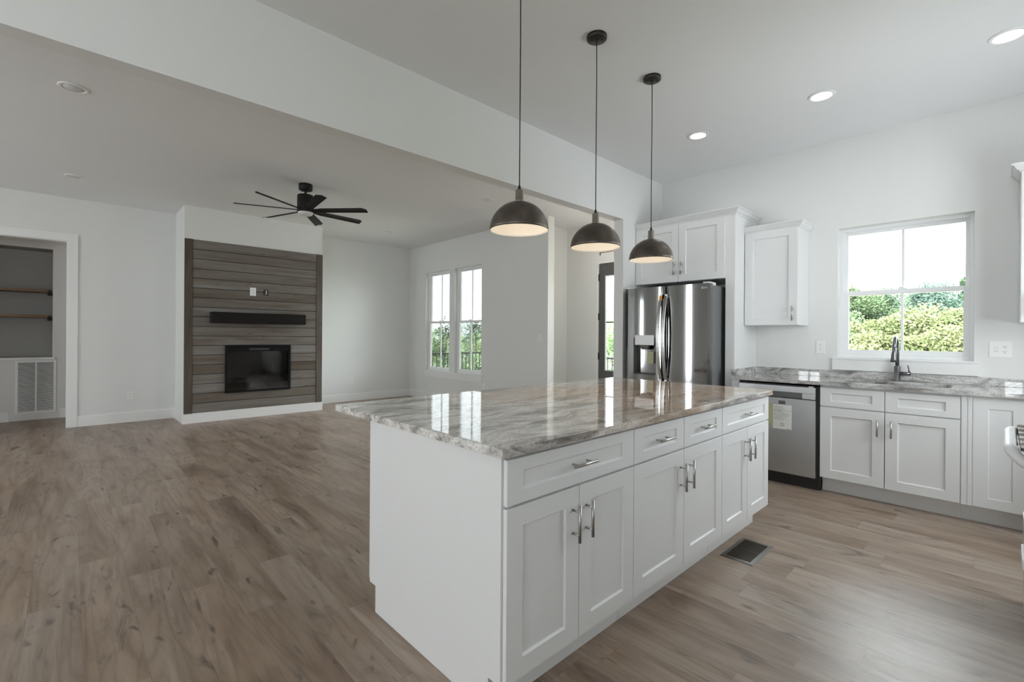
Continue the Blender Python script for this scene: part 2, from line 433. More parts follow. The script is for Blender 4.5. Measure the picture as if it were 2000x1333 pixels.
# kitchen east wall with window 1
K0, K1, KZ0, KZ1 = 0.157, 1.050, 1.097, 2.278
struct('wall_east', wall_holes('X', X_EAST, 0.16, Y_SOUTH, Y_BEAM0, 0, Z_CEIL, [(K0, K1, KZ0, KZ1)]), M['wall'], 'white kitchen wall with the sink window', 'wall')
struct('wall_partition', MB().box(X_STUB, X_ENT, Y_BEAM0, Y_BEAM1, 0, Z_CEIL), M['wall'], 'white partition end beside the refrigerator', 'wall')
# living east wall
LW = [(7.240, 8.050, 0.572, 2.530), (6.290, 7.082, 0.572, 2.530)]
struct('wall_living_east', wall_holes('X', X_LIV, X_WEND - X_LIV, Y_WEND, Y_NORTH, 0, Z_CEIL, LW), M['wall'], 'white living room wall with twin tall windows', 'wall')
struct('wall_entry_north', MB().box(X_WEND, X_ENT + 0.15, Y_ENT, Y_ENT + 0.14, 0, Z_CEIL), M['wall'], 'white entry wall behind the end of the living room wall', 'wall')
ED0, ED1, EDZ = 3.515, 4.462, 2.44
struct('wall_entry_east', wall_holes('X', X_ENT, 0.15, Y_BEAM1, Y_ENT, 0, Z_CEIL, [(ED0, ED1, 0, EDZ), (3.02, 3.40, 0.15, 2.40)]), M['wall'], 'white entry wall around the dark glazed door', 'wall')
# north wall
DX0, DX1, DZ = -1.62, -0.012, 2.512
struct('wall_north', wall_holes('Y', Y_NORTH, 0.13, X_WEST, X_LIV + 0.14, 0, Z_CEIL, [(DX0, DX1, 0, DZ)]), M['wall'], 'white living room wall behind the fireplace', 'wall')
CX0, CX1 = 1.171, 3.102
FBX0, FBX1, FBZ0, FBZ1 = 1.700, 2.565, 0.420, 1.085
struct('wall_chimney', wall_holes('Y', Y_CHIM, Y_NORTH - Y_CHIM, CX0, CX1, 0, Z_CEIL, [(FBX0, FBX1, FBZ0, FBZ1)]), M['wall'], 'white chimney breast carrying the wood cladding', 'wall')
# hall behind the cased opening
NX0, NX1, NZ0, NZ1 = -1.75, -0.181, 0.915, 2.522
struct('wall_hall_back', wall_holes('Y', Y_HALL, 0.10, X_WEST, 1.2, 0, Z_CEIL, [(NX0, NX1, NZ0, NZ1)]), M['hallwall'], 'hall wall with a recessed shelf niche', 'wall')
nb = MB(); nb.box(NX0 - 0.05, NX1 + 0.05, Y_HALL + 0.42, Y_HALL + 0.46, NZ0 - 0.05, NZ1 + 0.05)
nb.box(NX1, NX1 + 0.05, Y_HALL + 0.10, Y_HALL + 0.42, NZ0, NZ1); nb.box(NX0 - 0.05, NX0, Y_HALL + 0.10, Y_HALL + 0.42, NZ0, NZ1)
nb.box(NX0 - 0.05, NX1 + 0.05, Y_HALL + 0.10, Y_HALL + 0.42, NZ1, NZ1 + 0.05); nb.box(NX0 - 0.05, NX1 + 0.05, Y_HALL + 0.10, Y_HALL + 0.42, NZ0 - 0.05, NZ0)
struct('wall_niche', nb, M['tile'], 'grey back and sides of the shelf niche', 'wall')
struct('wall_hall_east', MB().box(1.0, 1.12, Y_NORTH + 0.13, Y_HALL, 0, Z_CEIL), M['hallwall'], 'end wall of the hall', 'wall')
struct('wall_hall_west', MB().box(-2.6, -2.48, Y_NORTH + 0.13, Y_HALL, 0, Z_CEIL), M['hallwall'], 'far end wall of the hall', 'wall')
# walls behind the camera, with openings, most of them added to let in daylight
WW = [(-0.64, 0.02, 0.08, 2.3), (3.4, 4.0, 0.3, 2.45), (5.98, 6.50, 0.05, 2.88), (7.90, 8.25, 0.3, 2.45)]  # door and beam-side window added for daylight; the rest show in the refrigerator
struct('wall_west', wall_holes('X', X_WEST - 0.15, 0.15, Y_SOUTH, Y_NORTH, 0, Z_CEIL, WW), M['wall'], 'white wall behind the camera with tall windows', 'wall')
SW = [(-2.7, -1.75, 0.9, 2.35), (3.40, 4.42, 1.10, 2.20)]  # both openings added for light on the island and sink cabinets
struct('wall_south', wall_holes('Y', Y_SOUTH - 0.15, 0.15, X_WEST, X_EAST + 0.16, 0, Z_CEIL, SW), M['wall'], 'white kitchen wall behind the range', 'wall')

# baseboards
BH, BT = 0.140, 0.015
def base(name, path, side, label):
    mb = MB().sweep(path, [(0.0, 0.0), (BT, 0.0), (BT, BH - 0.006), (BT - 0.004, BH), (0.0, BH)], side)
    return struct(name, mb, M['trim'], label, 'baseboard')
base('baseboard_north', [(0.085, Y_NORTH), (CX0, Y_NORTH), (CX0, Y_CHIM), (CX1, Y_CHIM), (CX1, Y_NORTH), (X_LIV, Y_NORTH), (X_LIV, Y_WEND), (X_WEND, Y_WEND), (X_WEND, Y_ENT), (X_ENT, Y_ENT), (X_ENT, ED1 + 0.09)], 1, 'white baseboard round the fireplace and living room walls')
base('baseboard_hall', [(-2.48, Y_HALL), (-0.62, Y_HALL)], 1, 'white baseboard of the hall left of the grille')
base('baseboard_niche', [(-0.10, Y_HALL), (1.0, Y_HALL)], 1, 'white baseboard of the hall right of the grille')
# lower plinth trim of niche
struct('trim_2', MB().box(NX0 - 0.04, NX1 + 0.03, Y_HALL - 0.028, Y_HALL + 0.05, NZ0 - 0.035, NZ0 - 0.001), M['trim'], 'white sill ledge under the shelf niche', 'trim', 0.003)
# casing of the living room opening
def casing(name, x0, x1, zt, y, wd, label):
    mb = MB().box(x0 - wd, x0, y - 0.018, y, 0, zt).box(x1, x1 + wd, y - 0.018, y, 0, zt).box(x0 - wd, x1 + wd, y - 0.018, y, zt, zt + wd)
    mb.box(x0 + 0.0005, x0 + 0.018, y + 0.0005, y + 0.13, 0, zt - 0.012).box(x1 - 0.018, x1 - 0.0005, y + 0.0005, y + 0.13, 0, zt - 0.012).box(x0 + 0.0005, x1 - 0.0005, y + 0.0005, y + 0.13, zt - 0.012, zt - 0.0005)
    return struct(name, mb, M['trim'], label, 'door casing')
casing('trim_1', DX0, DX1, DZ, Y_NORTH, 0.095, 'wide flat white casing round the opening to the hall')

# ---------------------------------------------------------------- windows (double-hung, wall normal to X, room on the -X side)
def window(name, xw, th, y0, y1, z0, z1, zr, label, apron, munt=0.018, fw=0.030, sash=0.036):
    t = thing(name, (xw, (y0 + y1) / 2, z0), label, 'window', kind='structure')
    L = t.location
    def put(mb, n, mat, par=t, bev=0.0015):
        o = mb.build(n, mat, loc=None); 
        o.data.transform(Matrix.Translation(-L)); o.parent = par
        if bev:
            b = o.modifiers.new('edge', 'BEVEL'); b.width = bev; b.segments = 1; b.limit_method = 'ANGLE'
        return o
    xa, xb = xw + th - 0.072, xw + th - 0.006
    f = MB().box(xa, xb, y0, y0 + fw, z0, z1).box(xa, xb, y1 - fw, y1, z0, z1).box(xa, xb, y0 + fw, y1 - fw, z0, z0 + fw).box(xa, xb, y0 + fw, y1 - fw, z1 - fw, z1)
    put(f, 'window_frame', M['vinyl'])
    ym = (y0 + y1) / 2
    for nm, za, zb, xs, sw in (('upper_sash', zr - 0.005, z1 - fw, xa + 0.034, sash * 0.72), ('lower_sash', z0 + fw, zr + 0.036, xa + 0.006, sash)):
        a, b = y0 + fw, y1 - fw
        s = MB().box(xs, xs + 0.028, a, a + sw, za, zb).box(xs, xs + 0.028, b - sw, b, za, zb)
        lo = 0.030 if nm == 'upper_sash' else sw + 0.006
        s.box(xs, xs + 0.028, a + sw, b - sw, za, za + lo).box(xs, xs + 0.028, a + sw, b - sw, zb - (0.036 if nm == 'lower_sash' else sw), zb)
        so = put(s, 'sash', M['vinyl'])
        put(MB().box(xs + 0.012, xs + 0.016, a + sw, b - sw, za + lo, zb - (0.036 if nm == 'lower_sash' else sw)), 'pane', M['glass'], so, 0)
        put(MB().box(xs + 0.006, xs + 0.022, ym - munt / 2, ym + munt / 2, za + lo, zb - (0.036 if nm == 'lower_sash' else sw)), 'muntin', M['vinyl'], so, 0)
    lk = MB().box(xa + 0.004, xa + 0.036, ym - 0.03, ym + 0.03, zr + 0.036, zr + 0.046).box(xa + 0.0, xa + 0.014, ym - 0.008, ym + 0.024, zr + 0.046, zr + 0.054)
    put(lk, 'sash_lock', M['vinyl'])
    return t
window('window_1', X_EAST, 0.16, K0, K1, KZ0, KZ1, 1.668, 'white double hung kitchen window above the sink', True)
window('window_2', X_LIV, 0.141, LW[0][0], LW[0][1], 0.572, 2.53, 1.520, 'tall living room window nearest the room corner', True)
window('window_3', X_LIV, 0.141, LW[1][0], LW[1][1], 0.572, 2.53, 1.520, 'tall living room window of the pair farther from the corner', True)
struct('trim_3', MB().box(X_EAST - 0.020, X_EAST, 0.126, 1.087, 0.984, 1.080).box(X_EAST - 0.024, X_EAST - 0.0005, 0.126, 1.087, 1.0805, KZ0 - 0.001).box(X_EAST, X_EAST + 0.088, K0 + 0.0005, K1 - 0.0005, KZ0 + 0.0002, KZ0 + 0.003), M['trim'], 'white apron board under the kitchen window', 'window sill', 0.002)
struct('trim_4', MB().box(X_LIV - 0.018, X_LIV, 6.272, 8.068, 0.452, 0.555).box(X_LIV - 0.022, X_LIV, 6.272, 8.068, 0.555, 0.574), M['trim'], 'white apron board under the twin living room windows', 'window sill', 0.002)
# unseen openings: simple frames
def big_window(name, axis, at, a, b, z0, z1, label):
    mb = MB(); fw = 0.05; n = 2 if b - a > 2 else 1
    spans = [(a, a + fw), (b - fw, b)] + ([((a + b) / 2 - 0.05, (a + b) / 2 + 0.05)] if n == 2 else ([((a + b) / 2 - 0.02, (a + b) / 2 + 0.02)] if b - a > 0.6 else []))
    for p, q in spans:
        mb.box(at - 0.09, at - 0.03, p, q, z0, z1) if axis == 'X' else mb.box(p, q, at - 0.09, at - 0.03, z0, z1)
    for p, q in ((z0, z0 + fw), (z1 - fw, z1)):
        mb.box(at - 0.09, at - 0.03, a, b, p, q) if axis == 'X' else mb.box(a, b, at - 0.09, at - 0.03, p, q)
    return struct(name, mb, M['vinyl'], label, 'window')
for i, h in enumerate(WW): big_window('window_%d' % (4 + i), 'X', X_WEST, h[0], h[1], h[2], h[3], ['unseen narrow glazed door added behind the camera for daylight', 'unseen tall window added behind the camera by the beam for daylight', 'tall window behind the camera facing the refrigerator', 'tall window behind the camera by the hall'][i])
struct('window_9', MB().box(X_ENT + 0.05, X_ENT + 0.10, 3.02, 3.06, 0.15, 2.40).box(X_ENT + 0.05, X_ENT + 0.10, 3.36, 3.40, 0.15, 2.40).box(X_ENT + 0.05, X_ENT + 0.10, 3.06, 3.36, 0.15, 0.20).box(X_ENT + 0.05, X_ENT + 0.10, 3.06, 3.36, 2.35, 2.40), M['vinyl'], 'unseen sidelight added beside the entry door to light the entry', 'window')  # sidelight added out of view to brighten the entry walls
big_window('window_7', 'Y', Y_SOUTH, *SW[0], 'unseen narrow glazed opening added behind the camera on the range side for daylight')
big_window('window_8', 'Y', Y_SOUTH, *SW[1], 'unseen small window added over the worktop beside the range for daylight')
portal('portal_kitchen', (X_EAST + 0.2, (K0 + K1) / 2, (KZ0 + KZ1) / 2), (0, PI / 2, 0), KZ1 - KZ0, K1 - K0)
for h in LW: portal('portal_living', (X_WEND + 0.02, (h[0] + h[1]) / 2, (h[2] + h[3]) / 2), (0, PI / 2, 0), h[3] - h[2], h[1] - h[0])
for h in WW: portal('portal_west', (X_WEST - 0.17, (h[0] + h[1]) / 2, (h[2] + h[3]) / 2), (0, -PI / 2, 0), h[3] - h[2], h[1] - h[0])
for h in SW: portal('portal_south', ((h[0] + h[1]) / 2, Y_SOUTH - 0.17, (h[2] + h[3]) / 2), (PI / 2, 0, 0), h[1] - h[0], h[3] - h[2])
portal('portal_entry', (X_ENT + 0.2, (ED0 + ED1) / 2, 1.4), (0, PI / 2, 0), 2.0, 0.7)
portal('portal_entry', (X_ENT + 0.2, 3.21, 1.275), (0, PI / 2, 0), 2.25, 0.38)

# ---------------------------------------------------------------- entry door
t = thing('door_1', (X_ENT, (ED0 + ED1) / 2, 0), 'dark grey glazed entry door with black hinges', 'door', kind='structure')
def dput(mb, n, mat, par=t, bev=0.002):
    o = mb.build(n, mat); o.data.transform(Matrix.Translation(-t.location)); o.parent = par
    if bev:
        b = o.modifiers.new('edge', 'BEVEL'); b.width = bev; b.segments = 1; b.limit_method = 'ANGLE'
    return o
dput(MB().box(X_ENT - 0.014, X_ENT + 0.15, ED1 - 0.008, ED1 + 0.022, 0, EDZ + 0.02).box(X_ENT - 0.014, X_ENT + 0.15, ED0 - 0.022, ED0 + 0.008, 0, EDZ + 0.02).box(X_ENT - 0.014, X_ENT + 0.15, ED0 + 0.008, ED1 - 0.008, EDZ - 0.008, EDZ + 0.02), 'door_frame', M['trim'])
d0, d1 = ED0 + 0.012, ED1 - 0.012
dl = MB().box(X_ENT + 0.004, X_ENT + 0.048, d0, d0 + 0.122, 0.012, EDZ - 0.012).box(X_ENT + 0.004, X_ENT + 0.048, d1 - 0.122, d1, 0.012, EDZ - 0.012)
dl.box(X_ENT + 0.004, X_ENT + 0.048, d0 + 0.122, d1 - 0.122, 0.012, 0.735).box(X_ENT + 0.004, X_ENT + 0.048, d0 + 0.122, d1 - 0.122, 2.235, EDZ - 0.012)
lf = dput(dl, 'door_leaf', M['dgrey'])
gb = MB().box(X_ENT - 0.004, X_ENT + 0.010, d0 + 0.122, d0 + 0.14, 0.735, 2.235).box(X_ENT - 0.004, X_ENT + 0.010, d1 - 0.14, d1 - 0.122, 0.735, 2.235)
gb.box(X_ENT - 0.004, X_ENT + 0.010, d0 + 0.14, d1 - 0.14, 0.735, 0.753).box(X_ENT - 0.004, X_ENT + 0.010, d0 + 0.14, d1 - 0.14, 2.217, 2.235)
dput(gb, 'glazing_bead', M['trim'], lf)
dput(MB().box(X_ENT + 0.022, X_ENT + 0.028, d0 + 0.122, d1 - 0.122, 0.735, 2.235), 'pane', M['glass'], lf, 0)
dput(MB().box(X_ENT + 0.012, X_ENT + 0.022, d0 + 0.122, d1 - 0.122, 1.488, 1.512), 'glazing_bar', M['dgrey'], lf)
for zc in (2.213, 1.59, 0.96, 0.25):
    dput(MB().cyl((X_ENT - 0.004, ED1 - 0.010), 0.009, zc - 0.055, zc + 0.055, 10).box(X_ENT - 0.002, X_ENT + 0.004, ED1 - 0.03, ED1 + 0.012, zc - 0.05, zc + 0.05), 'hinge', M['black'])

# ================================================================== OUTSIDE
def ground():
    mb = MB(); xs = [6.3 + i * 2.4 for i in range(28)]; ys = [-22 + i * 2.4 for i in range(38)]
    def h(x, y):
        a = -0.75 + max(0, x - 9) * 0.075; fall = max(0, y - 5.5) * 0.30
        return max(-6.5, min(a, 0.8) - fall) + 0.08 * math.sin(x * 1.3) * math.cos(y * 0.9)
    vs = [(x, y, h(x, y)) for y in ys for x in xs]; k = len(xs)
    fs = [(j * k + i, j * k + i + 1, (j + 1) * k + i + 1, (j + 1) * k + i) for j in range(len(ys) - 1) for i in range(k - 1)]
    mb.add(vs, fs, True); return mb, h
gmb, GH = ground()
struct('ground', gmb, M['lawn'], 'dry grass ground outside the house', 'ground')
struct('deck', MB().box(X_ENT + 0.16, 8.15, 2.5, 9.6, -0.16, -0.03).box(X_WEND + 0.01, X_ENT + 0.16, Y_ENT + 0.15, 9.6, -0.16, -0.03), M['deck'], 'wooden deck outside the living room windows', 'deck')
t = thing('deck_railing', (8.0, 9.45, -0.03), 'black metal balustrade on the deck beyond the living room windows', 'railing')
RL = t.location
def rput(mb, n, mat=M['blackm']):
    o = mb.build(n, mat); o.data.transform(Matrix.Translation(-RL)); o.parent = t; return o
rput(MB().box(5.45, 8.03, 9.43, 9.47, 0.81, 0.85).box(7.97, 8.03, 2.6, 9.43, 0.81, 0.85), 'top_rail')
rput(MB().box(5.45, 8.03, 9.44, 9.46, 0.05, 0.08).box(7.985, 8.015, 2.6, 9.43, 0.05, 0.08), 'bottom_rail')
for px, py in ((8.0, 9.45), (8.0, 6.1), (8.0, 2.65)): rput(MB().box(px - 0.03, px + 0.03, py - 0.03, py + 0.03, -0.03, 0.88), 'post')
bal = None
spots = [(5.55 + i * 0.112, 9.45) for i in range(21)] + [(8.0, 3.9 + i * 0.112) for i in range(18)]
for x, y in spots:
    if bal is None: bal = rput(MB().box(-0.008, 0.008, -0.008, 0.008, 0.0, 0.73), 'baluster'); bal.data.transform(Matrix.Translation(RL)); o = bal
    else: o = bal.copy(); C.objects.link(o)
    o.location = (x - RL.x, y - RL.y, 0.08 - RL.z)

def leaf_cloud(mb, blobs, count, size, rnd):
    for _ in range(count):
        c, r = rnd.choice(blobs)
        d = Vector((rnd.gauss(0, 1), rnd.gauss(0, 1), rnd.gauss(0, 1))).normalized()
        p = Vector(c) + Vector((d.x * r[0], d.y * r[1], d.z * r[2])) * (0.55 + 0.5 * rnd.random())
        a = Vector((rnd.gauss(0, 1), rnd.gauss(0, 1), rnd.gauss(0, 0.7))).normalized(); b = a.orthogonal().normalized()
        s = size * (0.6 + 0.8 * rnd.random()); wv = b * s * 0.42; lv = a * s
        mb.add([p - lv * 0.5, p + wv, p + lv * 0.5, p - wv], [(0, 1, 2, 3)])
def tree(name, x, y, hgt, rad, mat, label, group, n=5000, size=0.13, low=0.25, seed=1, cat='tree', base=None):
    rnd = random.Random(seed); z = GH(x, y) - 0.05 if base is None else base
    t = thing(name, (x, y, z), label, cat, group)
    blobs = []
    for i in range(13):
        f = low + (1 - low) * rnd.random(); sp = rad * (1.05 - 0.75 * abs(f - 0.45) * 1.3)
        a = rnd.random() * 2 * PI; q = sp * rnd.random() ** 0.5 * 0.8
        br = rad * (0.30 + 0.25 * rnd.random())
        blobs.append(((q * math.cos(a), q * math.sin(a), hgt * f * 0.93), (br, br, br * 0.8)))
    blobs.append(((0, 0, hgt * 0.9), (rad * 0.28, rad * 0.28, hgt * 0.1)))
    mb = MB(); leaf_cloud(mb, blobs, n, size, rnd)
    mb.build('crown', mat, t, fix=False)
    tr = MB().tube([(0, 0, 0), (0.05 * rad, 0, hgt * 0.4), (0, 0.04 * rad, hgt * 0.85)], [0.05 * rad + 0.03, 0.035 * rad + 0.02, 0.02], 8)
    for i in range(5):
        c = blobs[i][0]; tr.tube([(0, 0, c[2] * 0.55), (c[0] * 0.5, c[1] * 0.5, c[2] * 0.8), c], [0.03 * rad + 0.01, 0.02 * rad + 0.01, 0.01], 6)
    tr.build('trunk', M['bark'], t)
    return t
KT = 'trees beyond the kitchen window'
kl = {'d': 'deep green tree in the tree line beyond the kitchen window', 'm': 'mid green tree in the tree line beyond the kitchen window', 'y': 'yellow green bush in front of the trees beyond the kitchen window', 'b': 'blue green tree in the tree line beyond the kitchen window'}
for i, (x, y, top, rad, k) in enumerate([(27, 6.2, 3.15, 1.9, 'm'), (29, 4.3, 3.3, 2.0, 'd'), (28, 2.4, 3.45, 1.9, 'b'), (30, 0.6, 3.5, 2.1, 'd'), (27, -0.9, 3.1, 1.8, 'm'), (31, 7.9, 3.6, 2.3, 'b'), (25, 5.2, 2.9, 1.9, 'd'), (27.5, 5.2, 3.75, 2.0, 'm'), (33, 3.2, 3.7, 2.2, 'm'), (32, 1.3, 4.3, 0.8, 'd'),
                                          (22, 4.8, 2.0, 1.5, 'm'), (21, 3.2, 1.85, 1.5, 'y'), (20.5, 1.7, 1.95, 1.6, 'y'), (21, 0.2, 2.1, 1.5, 'y'), (19, 2.5, 1.35, 1.1, 'y'), (19.5, 4.0, 1.4, 1.1, 'm'), (19, 0.9, 1.35, 1.1, 'y')]):
    z = GH(x, y) - 0.05
    tree('bush' if k == 'y' else 'tree', x, y, top - z, rad, M['leaf' + k], kl[k], ('bushes' if k == 'y' else k + ' trees').replace('d ', 'deep green ').replace('m ', 'mid green ').replace('b ', 'blue green ') + ' beyond the kitchen window', 15000, 0.09, 0.05, 10 + i, 'bush' if k == 'y' else 'tree')
nl = {'d': 'deep green tree beyond the deck outside the living room windows', 'm': 'bright green tree beyond the deck outside the living room windows', 'y': 'yellow green tree beyond the deck outside the living room windows', 'b': 'blue green tree beyond the deck outside the living room windows'}
for i, (x, y, top, rad, k) in enumerate([(17.5, 25.5, 1.9, 2.6, 'm'), (20.0, 24.5, 1.6, 2.4, 'y'), (24, 27.0, 2.4, 2.8, 'b'), (27.5, 29.0, 2.6, 3.0, 'b'), (16.2, 21.8, 0.8, 2.0, 'm'), (19.5, 20.6, 0.5, 2.0, 'y'), (23, 23.4, 1.0, 2.2, 'm'), (14.0, 22.5, 1.8, 1.9, 'd'), (22.5, 15.2, 2.4, 1.9, 'm'), (25, 17.8, 3.6, 1.9, 'b'), (24, 13.6, 1.9, 1.8, 'm'), (26, 20.0, 2.2, 2.2, 'd'), (18.6, 25.0, 1.7, 2.1, 'y'), (22.0, 28.2, 2.5, 2.6, 'b'), (15.8, 24.0, 1.3, 2.0, 'm'), (17.8, 21.9, 0.2, 1.9, 'm')]):
    z = GH(x, y) - 0.05
    tree('tree', x, y, top - z, rad, M['leafn' + k], nl[k], {'d': 'deep', 'm': 'bright', 'y': 'yellow', 'b': 'blue'}[k] + ' green trees beyond the deck', 14000, 0.10, 0.0, 60 + i)
tree('sapling', 16.3, 23.2, 2.55 - GH(16.3, 23.2), 1.0, M['leafd'], 'sparse dark sapling rising above the trees in the living room window nearest the corner', None, 900, 0.13, 0.62, 91)
tree('sapling', 18.2, 22.4, 2.5 - GH(18.2, 22.4), 0.9, M['leafd'], 'sparse dark sapling rising above the trees in the living room window farther from the corner', None, 800, 0.13, 0.66, 93)

# ================================================================== CABINETRY
def shaker(w_, h_, stile=0.075, rail=0.068, th=0.019, rec=0.009):
    # shaker front in local x,z; face at y=0, back at y=th
    mb = MB(); a, b, c, d = stile, w_ - stile, rail, h_ - rail; bev = 0.004
    o = [(0, 0, 0), (w_, 0, 0), (w_, 0, h_), (0, 0, h_)]; i1 = [(a, 0, c), (b, 0, c), (b, 0, d), (a, 0, d)]
    i2 = [(a + bev, rec, c + bev), (b - bev, rec, c + bev), (b - bev, rec, d - bev), (a + bev, rec, d - bev)]
    bk = [(0, th, 0), (w_, th, 0), (w_, th, h_), (0, th, h_)]
    vs = o + i1 + i2 + bk; fs = []
    for k in range(4):
        n = (k + 1) % 4
        fs += [(k, n, 4 + n, 4 + k), (4 + k, 4 + n, 8 + n, 8 + k), (12 + n, 12 + k, k, n)]
    fs += [(8, 9, 10, 11), (15, 14, 13, 12)]
    return mb.add(vs, fs)
def bar_pull(length, vertical):
    mb = MB(); r = 0.006; out = 0.034; hl = length / 2; s = length * 0.31
    ax = (lambda t, y: (0, y, t)) if vertical else (lambda t, y: (t, y, 0))
    mb.tube([ax(-hl, -out), ax(hl, -out)], r, 14)
    for q in (-s, s): mb.tube([ax(q, 0.0), ax(q, -out)], 0.0045, 10)
    return mb
class Cab:
    # local frame: x along the run, front faces -y (door faces at y=0), z up
    def __init__(s, name, loc, rz, label, cat, group=None): s.r = thing(name, loc, label, cat, group, rz)
    def part(s, mb, n, mat, par=None, bev=0.0012, loc=(0, 0, 0), seg=1):
        o = mb.build(n, mat, par or s.r); o.location = loc
        if bev:
            b = o.modifiers.new('edge', 'BEVEL'); b.width = bev; b.segments = seg; b.limit_method = 'ANGLE'; b.angle_limit = 0.6
        return o
    def front(s, n, x0, x1, z0, z1, rail=0.068, stile=0.075, pull=None):
        d = s.part(shaker(x1 - x0, z1 - z0, stile, rail), n, M['cab'], loc=(x0, 0, z0))
        if pull:
            kind, px, pz, ln = pull
            s.part(bar_pull(ln, kind == 'v'), 'handle', M['nickel'], d, 0, (px - x0, 0, pz - z0))
        return d
Z_TK, Z_D0, Z_D1, Z_W0, Z_W1, Z_CT0, Z_CT = 0.124, 0.128, 0.706, 0.715, 0.868, 0.884, 0.9145
# island
IS_Y, IS_B = 1.1069, 2.058
def island_unit(x0, x1, drawers, west, east, label):
    W = x1 - x0; c = Cab('base_cabinet', (x0, IS_Y, 0), 0, label, 'cabinet', 'island base cabinets'); D = IS_B - IS_Y
    xe0 = -0.0055 if west else 0.0015; xe1 = W + (0.0 if east else -0.0015)
    c.part(MB().box(xe0 + (0.02 if west else 0), xe1 - (0.02 if east else 0), 0.020, D - 0.020, Z_TK, Z_CT0), 'body', M['cab'])
    tk = MB().box(xe0 + (0.02 if west else 0), xe1 - (0.055 if east else 0), 0.080, D - 0.076, 0.0, Z_TK); c.part(tk, 'toe_kick', M['cab'])
    if west:
        P = [(0.0205, Z_CT0), (0.0205, Z_TK), (0.080, Z_TK), (0.080, 0), (D - 0.076, 0), (D - 0.076, Z_TK - 0.004), (D - 0.021, Z_TK - 0.004), (D - 0.021, Z_CT0)]
        c.part(MB().prism(P, xe0, xe0 + 0.02, 'X'), 'end_panel', M['cab'])
    if east: c.part(MB().box(W - 0.02, W, 0.020, D - 0.020, Z_TK, Z_CT0), 'end_panel', M['cab'])
    g = 0.0026; mid = W / 2
    m1 = {0: mid}[0]
    for a, b, px in ((g, mid - g, mid - 0.040), (mid + g, W - g, mid + 0.040)):
        c.front('door', a, b, Z_D0, Z_D1, pull=('v', px, 0.580, 0.140))
        c.part(MB().box(a, b, D - 0.019, D, Z_D0, Z_W1 + 0.012), 'back_panel', M['cab'])
    if drawers == 1: c.front('drawer', g, W - g, Z_W0, Z_W1, 0.044, pull=('h', mid, (Z_W0 + Z_W1) / 2 + 0.004, 0.140))
    else:
        c.front('drawer', g, mid - g, Z_W0, Z_W1, 0.044, pull=('h', mid / 2 , (Z_W0 + Z_W1) / 2 + 0.004, 0.140))
        c.front('drawer', mid + g, W - g, Z_W0, Z_W1, 0.044, pull=('h', mid * 1.5, (Z_W0 + Z_W1) / 2 + 0.004, 0.140))
island_unit(1.031, 1.790, 1, True, False, 'white shaker island cabinet with one wide drawer and the plain end panel')
island_unit(1.790, 2.7185, 2, False, False, 'white shaker island cabinet with two drawers side by side')
island_unit(2.7185, 3.484, 1, False, True, 'white shaker island cabinet nearest the dishwasher')

def slab(name, x0, x1, y0, y1, z0, z1, mat, label, hole=None, cr=0.012):
    bm = bmesh.new()
    def loop(pts):
        vs = [bm.verts.new((x, y, z1)) for x, y in pts]; return [bm.edges.new((vs[i], vs[(i + 1) % len(vs)])) for i in range(len(vs))]
    def rr(a, b, c, d, r, k=6):
        out = []
        for cx, cy, a0 in ((b - r, c + r, -90), (b - r, d - r, 0), (a + r, d - r, 90), (a + r, c + r, 180)):
            for i in range(k + 1):
                th = math.radians(a0 + 90 * i / k); out.append((cx + r * math.cos(th), cy + r * math.sin(th)))
        return out
    e = loop(rr(x0, x1, y0, y1, cr, 4))
    if hole: e += loop(rr(*hole[:4], hole[4], 8))
    bmesh.ops.triangle_fill(bm, use_beauty=True, use_dissolve=False, edges=e, normal=(0, 0, 1))
    r = bmesh.ops.extrude_face_region(bm, geom=bm.faces[:])
    for v in [g for g in r['geom'] if isinstance(g, bmesh.types.BMVert)]: v.co.z = z0
    bmesh.ops.recalc_face_normals(bm, faces=bm.faces[:])
    cx, cy = (x0 + x1) / 2, (y0 + y1) / 2
    bmesh.ops.translate(bm, verts=bm.verts[:], vec=(-cx, -cy, -z0))
    me = bpy.data.meshes.new(name); bm.to_mesh(me); bm.free(); me.materials.append(mat)
    o = bpy.data.objects.new(name, me); C.objects.link(o); o.location = (cx, cy, z0)
    b = o.modifiers.new('edge', 'BEVEL'); b.width = 0.006; b.segments = 3; b.limit_method = 'ANGLE'; b.angle_limit = 0.8
    return o
tag(slab('countertop', 0.993, 3.4975, 1.0826, 2.371, Z_CT0, Z_CT, M['granite'], ''), 'polished grey and tan banded granite slab on the island', 'countertop')
# window-wall counter with sink cut-out
SK = (4.600, 5.010, 0.262, 0.985, 0.075)
ct2 = tag(slab('countertop', X_CTR, X_EAST - 0.002, Y_SOUTH + 0.01, 1.7505, Z_CT0, Z_CT, M['granite2'], '', SK, 0.004), 'speckled grey granite worktop under the kitchen window with the sink cut out', 'countertop')
bs = MB().box(X_EAST - 0.022, X_EAST - 0.001, Y_SOUTH + 0.01, 1.7505, Z_CT, 0.9775).box(X_CTR + 0.012, X_EAST - 0.022, 1.731, 1.7505, Z_CT, 0.9775)
tag(bs.build('backsplash', M['granite2'], loc=(X_EAST, 0.5, Z_CT), bevel=0.002), 'low speckled granite upstand along the window wall', 'backsplash')
RZE = -PI / 2
